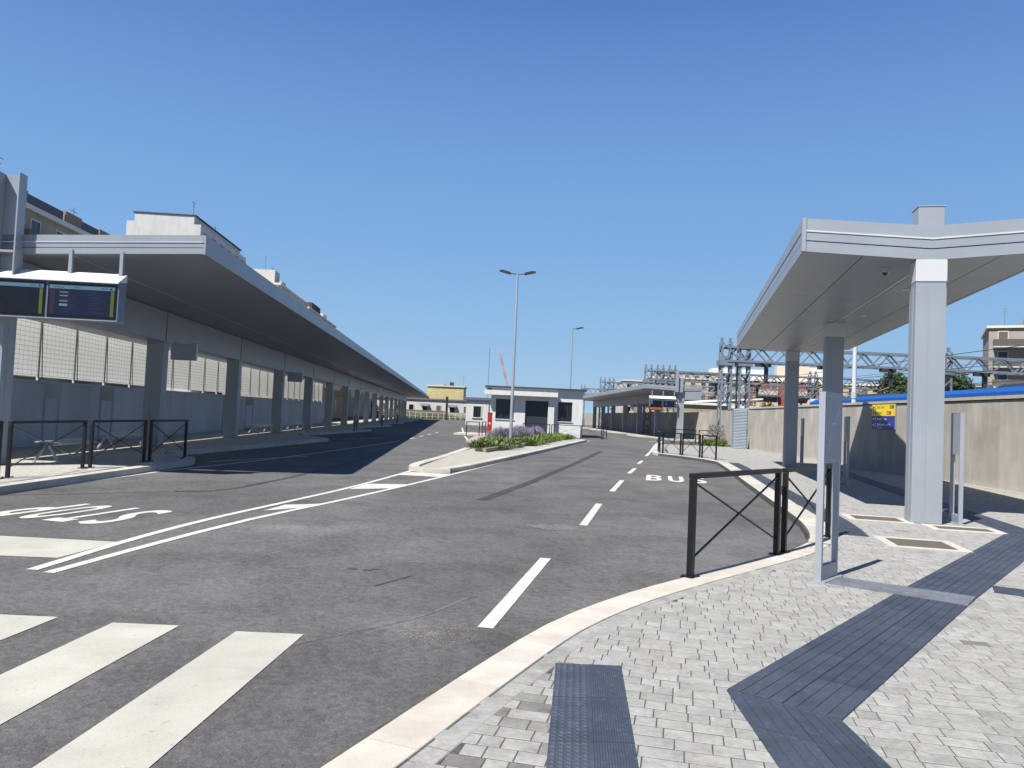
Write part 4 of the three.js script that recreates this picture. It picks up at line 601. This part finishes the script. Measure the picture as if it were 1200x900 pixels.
{ const t = thing('white_pole', 'slim white steel pole standing behind the concrete wall', 'pole', 16.05, 0, -36); part(t, 'shaft', rod(V(0, 0, 0), V(0, 7.6, 0), 0.11, 0.09, 12), M(214, 218, 220, 0.4)); part(t, 'collar', rod(V(0, 3.2, 0), V(0, 3.5, 0), 0.13, 0.13, 12), M(190, 194, 198, 0.4)); part(t, 'base_flange', bx(-0.25, 0.25, 0, 0.04, -0.25, 0.25), steel); }

// ------------------------------------------------------------------ background buildings
function house(name, label, x, z, turn, w, d, h, col, o = {}) { // front faces local +z, origin at front centre
  const t = thing(name, label, 'building', x, 0, z, turn, o.group), wm = o.mat ?? M(...col, 0.9, { map: plasTex }), fl = o.floors ?? Math.round(h / 3.1), cols = o.cols ?? Math.round(w / 3.2), fh = h / fl;
  part(t, 'wall', bx(-w / 2, w / 2, 0, h, -d, 0), wm); if (o.cornice !== null) part(t, 'cornice', bx(-w / 2 - 0.3, w / 2 + 0.3, h, h + 0.35, -d - 0.3, 0.35), M(...(o.cornice ?? [226, 220, 208]), 0.85));
  const wg = bx(-0.55, 0.55, -0.85, 0.75, 0, 0.05), fg = [bx(-0.66, -0.55, -0.85, 0.86, 0, 0.09), bx(0.55, 0.66, -0.85, 0.86, 0, 0.09), bx(-0.55, 0.55, 0.75, 0.86, 0, 0.09)], sg = bx(-0.75, 0.75, -0.97, -0.85, 0, 0.16), fm = M(...(o.trim ?? [222, 216, 204]), 0.8), bs = M(...(o.balc ?? [200, 190, 176]), 0.85), dk = [glassDark, M(70, 66, 60, 0.7), M(108, 98, 84, 0.8)], fgm = merge(fg);
  const face = (W, n, rot, ox, oz, from = 0, balc) => { for (let f = from; f < fl; f++) { for (let k = 0; k < n; k++) { const u = -W / 2 + (k + 0.5) * W / n, g = part(t, 'window', wg, dk[Math.floor(rnd() * 3)]); g.rotation.y = rot; g.position.set(ox + Math.cos(rot) * u, f * fh + fh * 0.55, oz - Math.sin(rot) * u); part(g, 'frame', fgm, fm); part(g, 'sill', sg, fm); } if (balc && f > 0) for (const [u, bw] of balc) { const b = part(t, 'balcony', [bx(-bw / 2, bw / 2, 0, 0.18, 0.003, 1.3)], M(210, 204, 194, 0.9)); b.rotation.y = rot; b.position.set(ox + Math.cos(rot) * u, f * fh, oz - Math.sin(rot) * u); part(b, 'parapet', [bx(-bw / 2, bw / 2, 0.18, 1.15, 1.22, 1.3), bx(-bw / 2, -bw / 2 + 0.07, 0.18, 1.15, 0.003, 1.22), bx(bw / 2 - 0.07, bw / 2, 0.18, 1.15, 0.003, 1.22)], bs); } } };
  if (cols) face(w, cols, 0, 0, 0, o.from ?? 0, o.balcony); if (o.side) face(d, o.side, -Math.PI / 2, -w / 2, -d / 2, o.from ?? 0, o.sideBalc);
  const hb = o.cornice === null ? 0.001 : 0.351; if (o.roof) for (const [x0, x1, y1, z0, z1, c] of o.roof) part(t, 'roof_block', bx(x0, x1, h + hb, h + hb + y1, z0, z1), c ? M(...c, 0.85) : wm);
  for (const [ax, az2, ah] of o.ant ?? []) { const a = part(t, 'antenna', [rod(V(ax, h + 0.35, az2), V(ax, h + 0.35 + ah, az2), 0.04, 0.03, 5), bar(V(ax - 0.6, h + ah, az2), V(ax + 0.6, h + ah, az2), 0.04), bar(V(ax - 0.4, h + ah - 0.4, az2), V(ax + 0.4, h + ah - 0.4, az2), 0.04)], M(120, 124, 130, 0.6)); }
  return t;
}
const LW = (latr, dep) => [-latr * Math.cos(azL) + dep * Math.sin(azL), -latr * -Math.sin(azL) * -1 * -1 - dep * Math.cos(azL)]; // lateral left of the canopy axis through the camera, distance along it
const hl = (name, label, latr, d0, d1, dd, h, col, o) => { const p = LW(latr, (d0 + d1) / 2); return house(name, label, p[0], p[1], Math.PI / 2 - azL, d1 - d0, dd, h, col, o); };
hl('apartment_block', 'beige apartment block with brown terrace parapets above the long canopy', 30, 46, 73, 14, 14.3, [196, 184, 164], { balcony: [[-9, 5], [-1, 5], [7, 5]], balc: [128, 100, 88], cols: 8, roof: [[-13, -9.5, 0.95, -1.2, 0, [158, 136, 124]], [-9.4, -4.2, 0.9, -0.3, -0.25, [96, 104, 112]], [-4.1, -1.6, 1.0, -1.2, -0.1, [156, 134, 122]], [-1.5, 1.6, 0.9, -0.3, -0.25, [96, 104, 112]], [1.7, 3.6, 1.0, -1.2, -0.2, [156, 134, 122]], [4.2, 11, 0.9, -2, -1.9, [70, 74, 82]], [-12, 10, 2.6, -12, -6, [206, 198, 186]], [8, 10, 1.1, -3, -0.2, [150, 130, 118]]], ant: [[-8, -3, 4], [3, -3, 3]], cornice: [236, 232, 224] });
hl('apartment_block', 'tall apartment block with white blind end wall beyond the canopy roof', 31, 88, 108, 8.5, 22.6, [242, 241, 238], { cols: 6, balcony: [[-6, 5], [0, 5], [6.5, 5]], balc: [92, 98, 112], cornice: null, roof: [[-10, 9.6, 1.0, -7.6, -0.8], [-10.1, 9.8, 0.12, -7.8, -0.6, [70, 72, 80]]], ant: [[-4, -3, 4], [5, -3, 3]] }).children.forEach(c => { if (c.name === 'roof_block' && c.material.color.r < 0.2) c.position.y = 1.001; });
hl('apartment_block', 'cream apartment block in the row behind the long canopy', 30, 108.5, 124, 12, 19, [206, 190, 150], { cols: 5, balcony: [[-4, 4], [3, 4]], ant: [[3, -3, 3]] });
hl('apartment_block', 'white stepped apartment block with roof terraces far along the canopy', 30, 125, 150, 12, 21.6, [236, 232, 222], { cols: 7, balcony: [[-8, 4], [0, 4], [8, 4]], roof: [[-11.5, -8, 2.3, -10, -1], [-6, -3, 1.4, -10, -1]], ant: [[-10, -3, 5], [-5, -3, 4]] });
hl('apartment_block', 'apartment block with dark roof pergola far along the canopy', 30, 151, 186, 12, 21.2, [214, 206, 190], { cols: 9, balcony: [[-12, 4], [-3, 4], [8, 4]], roof: [[-8, 2, 2.2, -9, -1, [64, 62, 66]], [6, 11, 1.6, -9, -1, [230, 224, 210]]], ant: [[9, -3, 4]] });
hl('apartment_block', 'last pale apartment block at the end of the canopy row', 30, 188, 225, 12, 19.6, [224, 216, 200], { cols: 9, ant: [[-10, -3, 4], [4, -3, 3]] });
for (let k = 0; k < 5; k++) hl('low_house', ['low house with shuttered ground floor and white balcony behind the canopy columns', 'low cream house with balcony seen between canopy columns', 'low yellowish house with balcony seen between canopy columns', 'low grey house with balcony seen between canopy columns', 'low white house near the end of the canopy columns'][k], 19, 82 + k * 19, 100.5 + k * 19, 6, 7.4 + (k % 2) * 1.2, [[196, 186, 170], [206, 194, 166], [204, 190, 140], [186, 182, 176], [216, 212, 204]][k], { floors: 2, cols: 4, balcony: [[-4.5, 5], [4.5, 6]], balc: [[226, 222, 214], [216, 206, 190], [206, 196, 150], [210, 210, 208], [226, 224, 218]][k] });
{ // far end of the road: long low white building, annexe, cream block, garden fence
  const t = house('low_building', 'long low white building with small windows and awnings at the road end', -14.5, -190, 0, 44, 10, 4.6, [238, 236, 232], { floors: 1, cols: 13, cornice: [120, 122, 128] }); for (let k = 0; k < 13; k += 2) part(t, 'awning', [bar(V(-20.3 + k * 3.385, 3.6, 0.05), V(-20.3 + k * 3.385, 3.0, 1.1), 2.2, 0.06)], M(120, 122, 126, 0.8));
  house('annexe', 'small white annexe with dark door left of the kiosk', -4.9, -112, 0, 3.3, 6, 3.7, [242, 241, 238], { floors: 1, cols: 1, cornice: [110, 114, 122] });
  house('cream_block', 'pale yellow block behind the low white building', -20, -232, 0, 11, 12, 9.4, [232, 216, 160], { cols: 3, from: 3, roof: [[-3, -0.5, 0.6, -6, -2, [180, 176, 170]], [1, 2, 1.2, -6, -3, [60, 60, 64]]], ant: [[5.2, -2, 3]] });
  house('cream_block', 'low cream block behind the yellow one at the road end', -31, -226, 0, 11, 10, 6.2, [222, 206, 170], { cols: 3, from: 2 });
  const f = thing('garden_fence', 'white wire fence across the end of the road', 'fence', 0, 0, -182); for (let k = 0; k < 22; k++) part(f, 'post', bx(-32 + k * 1.35 - 0.05, -32 + k * 1.35 + 0.05, 0, 1.5, -0.05, 0.05), aluBright); part(f, 'rail', bx(-32, -3.6, 1.42, 1.5, 0.055, 0.1), aluBright); part(f, 'rail', bx(-32, -3.6, 0.5, 0.56, 0.055, 0.1), aluBright);
  const lw = thing('garden_wall', 'low grey stone wall behind the fence at the road end', 'wall', 0, 0, -186); part(lw, 'wall', bx(-34, -16, 0, 2.0, -0.3, 0), M(150, 142, 130, 0.95, { map: concTex })); part(lw, 'wall', bx(-15.9, -6, 0, 1.7, -0.3, 0), M(206, 200, 188, 0.95, { map: concTex }));
  const root = new THREE.Group(); root.name = numbered('hedge'); scene.add(root); tag(root, 'strip of green hedge plants along the fence at the road end', 'hedge', null, 'stuff'); const pos = []; for (let k = 0; k < 5000; k++) { const x = rr(-32, -4), y = rr(0, 1.1) * (0.6 + 0.5 * vn(x * 0.8, 3, 64, 3)), z = -183 + rr(-0.8, 0.5), s = 0.16, d = () => rr(-s, s); pos.push(x + d(), y + d(), z + d(), x + d(), y + d() + 0.1, z + d(), x + d(), y + d(), z + d()); } part(root, 'foliage', fromTris(pos), new THREE.MeshStandardMaterial({ color: base(112, 136, 70), roughness: 0.95, side: THREE.DoubleSide }));
  const cy = thing('dark_post', 'dark slim post standing at the end of the road', 'post', -14.2, 0, -170); part(cy, 'shaft', rbox(0.5, 5.0, 0.5, 0, 2.5, 0, 0.05), M(44, 46, 44, 0.8)); part(cy, 'cap', bx(-0.3, 0.3, 5.0, 5.15, -0.3, 0.3), M(38, 40, 40, 0.8));
  const cr = thing('tower_crane', 'red and white lattice crane jib far beyond the kiosk', 'crane', -6, 0, -420); const J = (a, b, m) => part(cr, 'jib_section', lattice(a, b, 1.1, 5, 0.16), m); const c0 = V(4.5, 14, 0), c1 = V(-1.5, 36.5, 0); for (let k = 0; k < 6; k++) J(c0.clone().lerp(c1, k / 6), c0.clone().lerp(c1, (k + 1) / 6), k % 2 ? M(206, 170, 150, 0.6) : M(196, 130, 104, 0.6)); part(cr, 'base', bx(0, 9, 0, 14, -4, 4), M(200, 190, 176, 0.8)); part(cr, 'hoist_rope', rod(V(-7, 0, 0), V(-7, 38, 0), 0.12, 0.12, 5), darkSteel);
}
// ---- right-hand background beyond the tracks
const B = house;
B('tower_block', 'grey concrete apartment tower with deep dark balconies beyond the train', 78, -103, -0.5, 24, 14, 17, [186, 178, 168], { floors: 6, cols: 7, balcony: [[-6, 11], [6.5, 10]], balc: [96, 92, 90], roof: [[-7, 11.5, 2.2, -12, -1, [196, 168, 150]], [-7.2, 11.7, 0.3, -12.2, -0.6, [226, 220, 210]], [-2, 9, 4.0, -11, -3, [120, 134, 140]]], ant: [[-10, -2, 3]] });
B('apartment_block', 'brick red apartment block with pale bands behind the lattice tower', 53, -150, -0.25, 13, 12, 10.5, [176, 96, 78], { floors: 4, cols: 4, balcony: [[-3, 4], [3, 4]], balc: [206, 190, 176], trim: [222, 200, 184], roof: [[-1, 5, 3.0, -10, -3, [226, 206, 186]]] });
B('apartment_block', 'cream apartment block with dark window columns beyond the rear column', 66, -152, -0.3, 19, 12, 10.5, [224, 202, 156], { floors: 4, cols: 8, roof: [[-8, -1, 3.2, -10, -3, [232, 226, 212]]] });
B('apartment_block', 'pale grey flats between red and cream blocks', 61, -190, -0.3, 20, 10, 13, [214, 208, 198], { floors: 4, cols: 7, roof: [[-4, 2, 2.4, -8, -2, [236, 232, 224]]] });
B('apartment_block', 'pale flats far behind the second gantry', 52, -210, -0.1, 22, 12, 15.4, [222, 210, 188], { floors: 5, cols: 8, balcony: [[-6, 5], [3, 5]], roof: [[3, 9, 1.4, -9, -2, [226, 220, 208]]], ant: [[6, -2, 5]] });
B('apartment_block', 'cream and pink flats behind the far canopy', 41, -190, -0.1, 15, 12, 12.5, [226, 208, 172], { floors: 4, cols: 6, balcony: [[-4, 4], [3, 4]], balc: [216, 190, 172] });
B('apartment_block', 'white flats with open galleries left of the lattice tower', 33, -182, 0, 13, 12, 11, [232, 228, 218], { floors: 4, cols: 5, balcony: [[0, 10]], balc: [206, 200, 190] });
B('apartment_block', 'sand coloured house with terrace roof behind the white pole', 76, -148, -0.4, 12, 10, 10.5, [222, 194, 148], { floors: 4, cols: 4, balcony: [[0, 6]], balc: [206, 176, 132] });
B('apartment_block', 'tan house between the trees and the concrete tower', 99, -135, -0.4, 16, 10, 10, [212, 182, 138], { floors: 4, cols: 5 });
B('apartment_block', 'pale house with terrace above the train roof line', 92, -165, -0.4, 18, 10, 12, [226, 208, 176], { floors: 4, cols: 6 });
B('station_shed', 'low shed with dark openings and white roof beside the far wall', 25.5, -112, 0, 12, 10, 4.4, [196, 178, 150], { floors: 1, cols: 5, cornice: [240, 240, 238] });
{ const t = thing('platform_roof', 'long white platform roof between tracks and lattice tower', 'roof', 32, 0, -118, -0.08); part(t, 'roof_sheet', prismAlong([[-6.5, 4.7], [6.5, 5.7], [6.5, 5.95], [-6.5, 5.0]], -40, 0), M(240, 241, 240, 0.6)); for (let k = 0; k < 4; k++) part(t, 'post', bx(-0.15, 0.15, 0, 5.15, -k * 12 - 1, -k * 12 - 0.7), galv); part(t, 'valance', bx(-6.6, 6.6, 4.3, 4.66, 0.003, 0.1), M(236, 236, 232, 0.6)); }
{ const t = thing('track_parapet', 'long low grey parapet with white edge on the far side of the tracks', 'wall', 58, 0, -112, -0.35); part(t, 'wall', bx(-30, 24, 0, 3.9, -0.4, 0), M(150, 146, 138, 0.9, { map: concTex })); part(t, 'edge', bx(-30, 24, 3.9, 4.2, -0.5, 0.1), coping); }
function tree(x, z, h, r, c, label, group) {
  const t = thing('tree', label, 'tree', x, 0, z, 0, group); part(t, 'trunk', [rod(V(0, 0, 0), V(0.2, h * 0.5, 0), 0.28, 0.17, 8), ...Array.from({ length: 5 }, (_, k) => rod(V(0.15, h * 0.4, 0), V(Math.cos(k * 1.3) * r * 0.6, h * 0.75, Math.sin(k * 1.3) * r * 0.6), 0.1, 0.03, 5))], M(84, 70, 54, 0.95));
  const cl = Array.from({ length: 16 }, () => { const a = rr(0, 6.28), u = rr(0.15, 0.8) * r; return [Math.cos(a) * u, h * rr(0.45, 0.9), Math.sin(a) * u, rr(0.28, 0.45) * r]; }), pos = [[], []];
  for (let k = 0; k < 5200; k++) { const q = cl[Math.floor(rnd() * 16)], a = rr(0, 6.28), b = Math.acos(rr(-1, 1)), e = q[3] * Math.pow(rnd(), 0.4), s = 0.27, d = () => rr(-s, s), px = q[0] + Math.sin(b) * Math.cos(a) * e, py = q[1] + Math.cos(b) * e * 0.8, pz = q[2] + Math.sin(b) * Math.sin(a) * e; pos[k % 2].push(px + d(), py + d(), pz + d(), px + d(), py + d(), pz + d(), px + d(), py + d(), pz + d()); }
  const cm = part(t, 'crown', fromTris(pos[0]), new THREE.MeshStandardMaterial({ color: base(...c), roughness: 0.95, side: THREE.DoubleSide })); part(cm, 'leaf_clump', fromTris(pos[1]), new THREE.MeshStandardMaterial({ color: base(c[0] * 1.25, c[1] * 1.2, c[2] * 1.2), roughness: 0.95, side: THREE.DoubleSide }));
}
for (const [x, z, h, r, c, l] of [[46.5, -92, 9, 4.2, [58, 78, 42], 'tall dark green tree left of the front column'], [42, -96, 6.0, 3.2, [84, 96, 50], 'olive green bushy tree beyond the train end'], [45.2, -100, 5.6, 2.6, [92, 102, 54], 'lighter olive tree behind the train'], [54.8, -95, 9.6, 3.8, [60, 80, 44], 'dark green tree just right of the front column'], [58.6, -92, 8, 3, [70, 92, 48], 'broad green tree before the concrete tower'], [42, -128, 5.2, 3.2, [96, 104, 56], 'rounded olive tree behind the track parapet'], [64, -92, 5, 3, [100, 112, 60], 'low green tree at the foot of the concrete tower']]) tree(x, z, h, r, c, l, 'trees beyond the tracks');

scene.traverse(o => { if (o.isMesh) { o.castShadow = true; o.receiveShadow = true; } });
renderer.render(scene, camera);
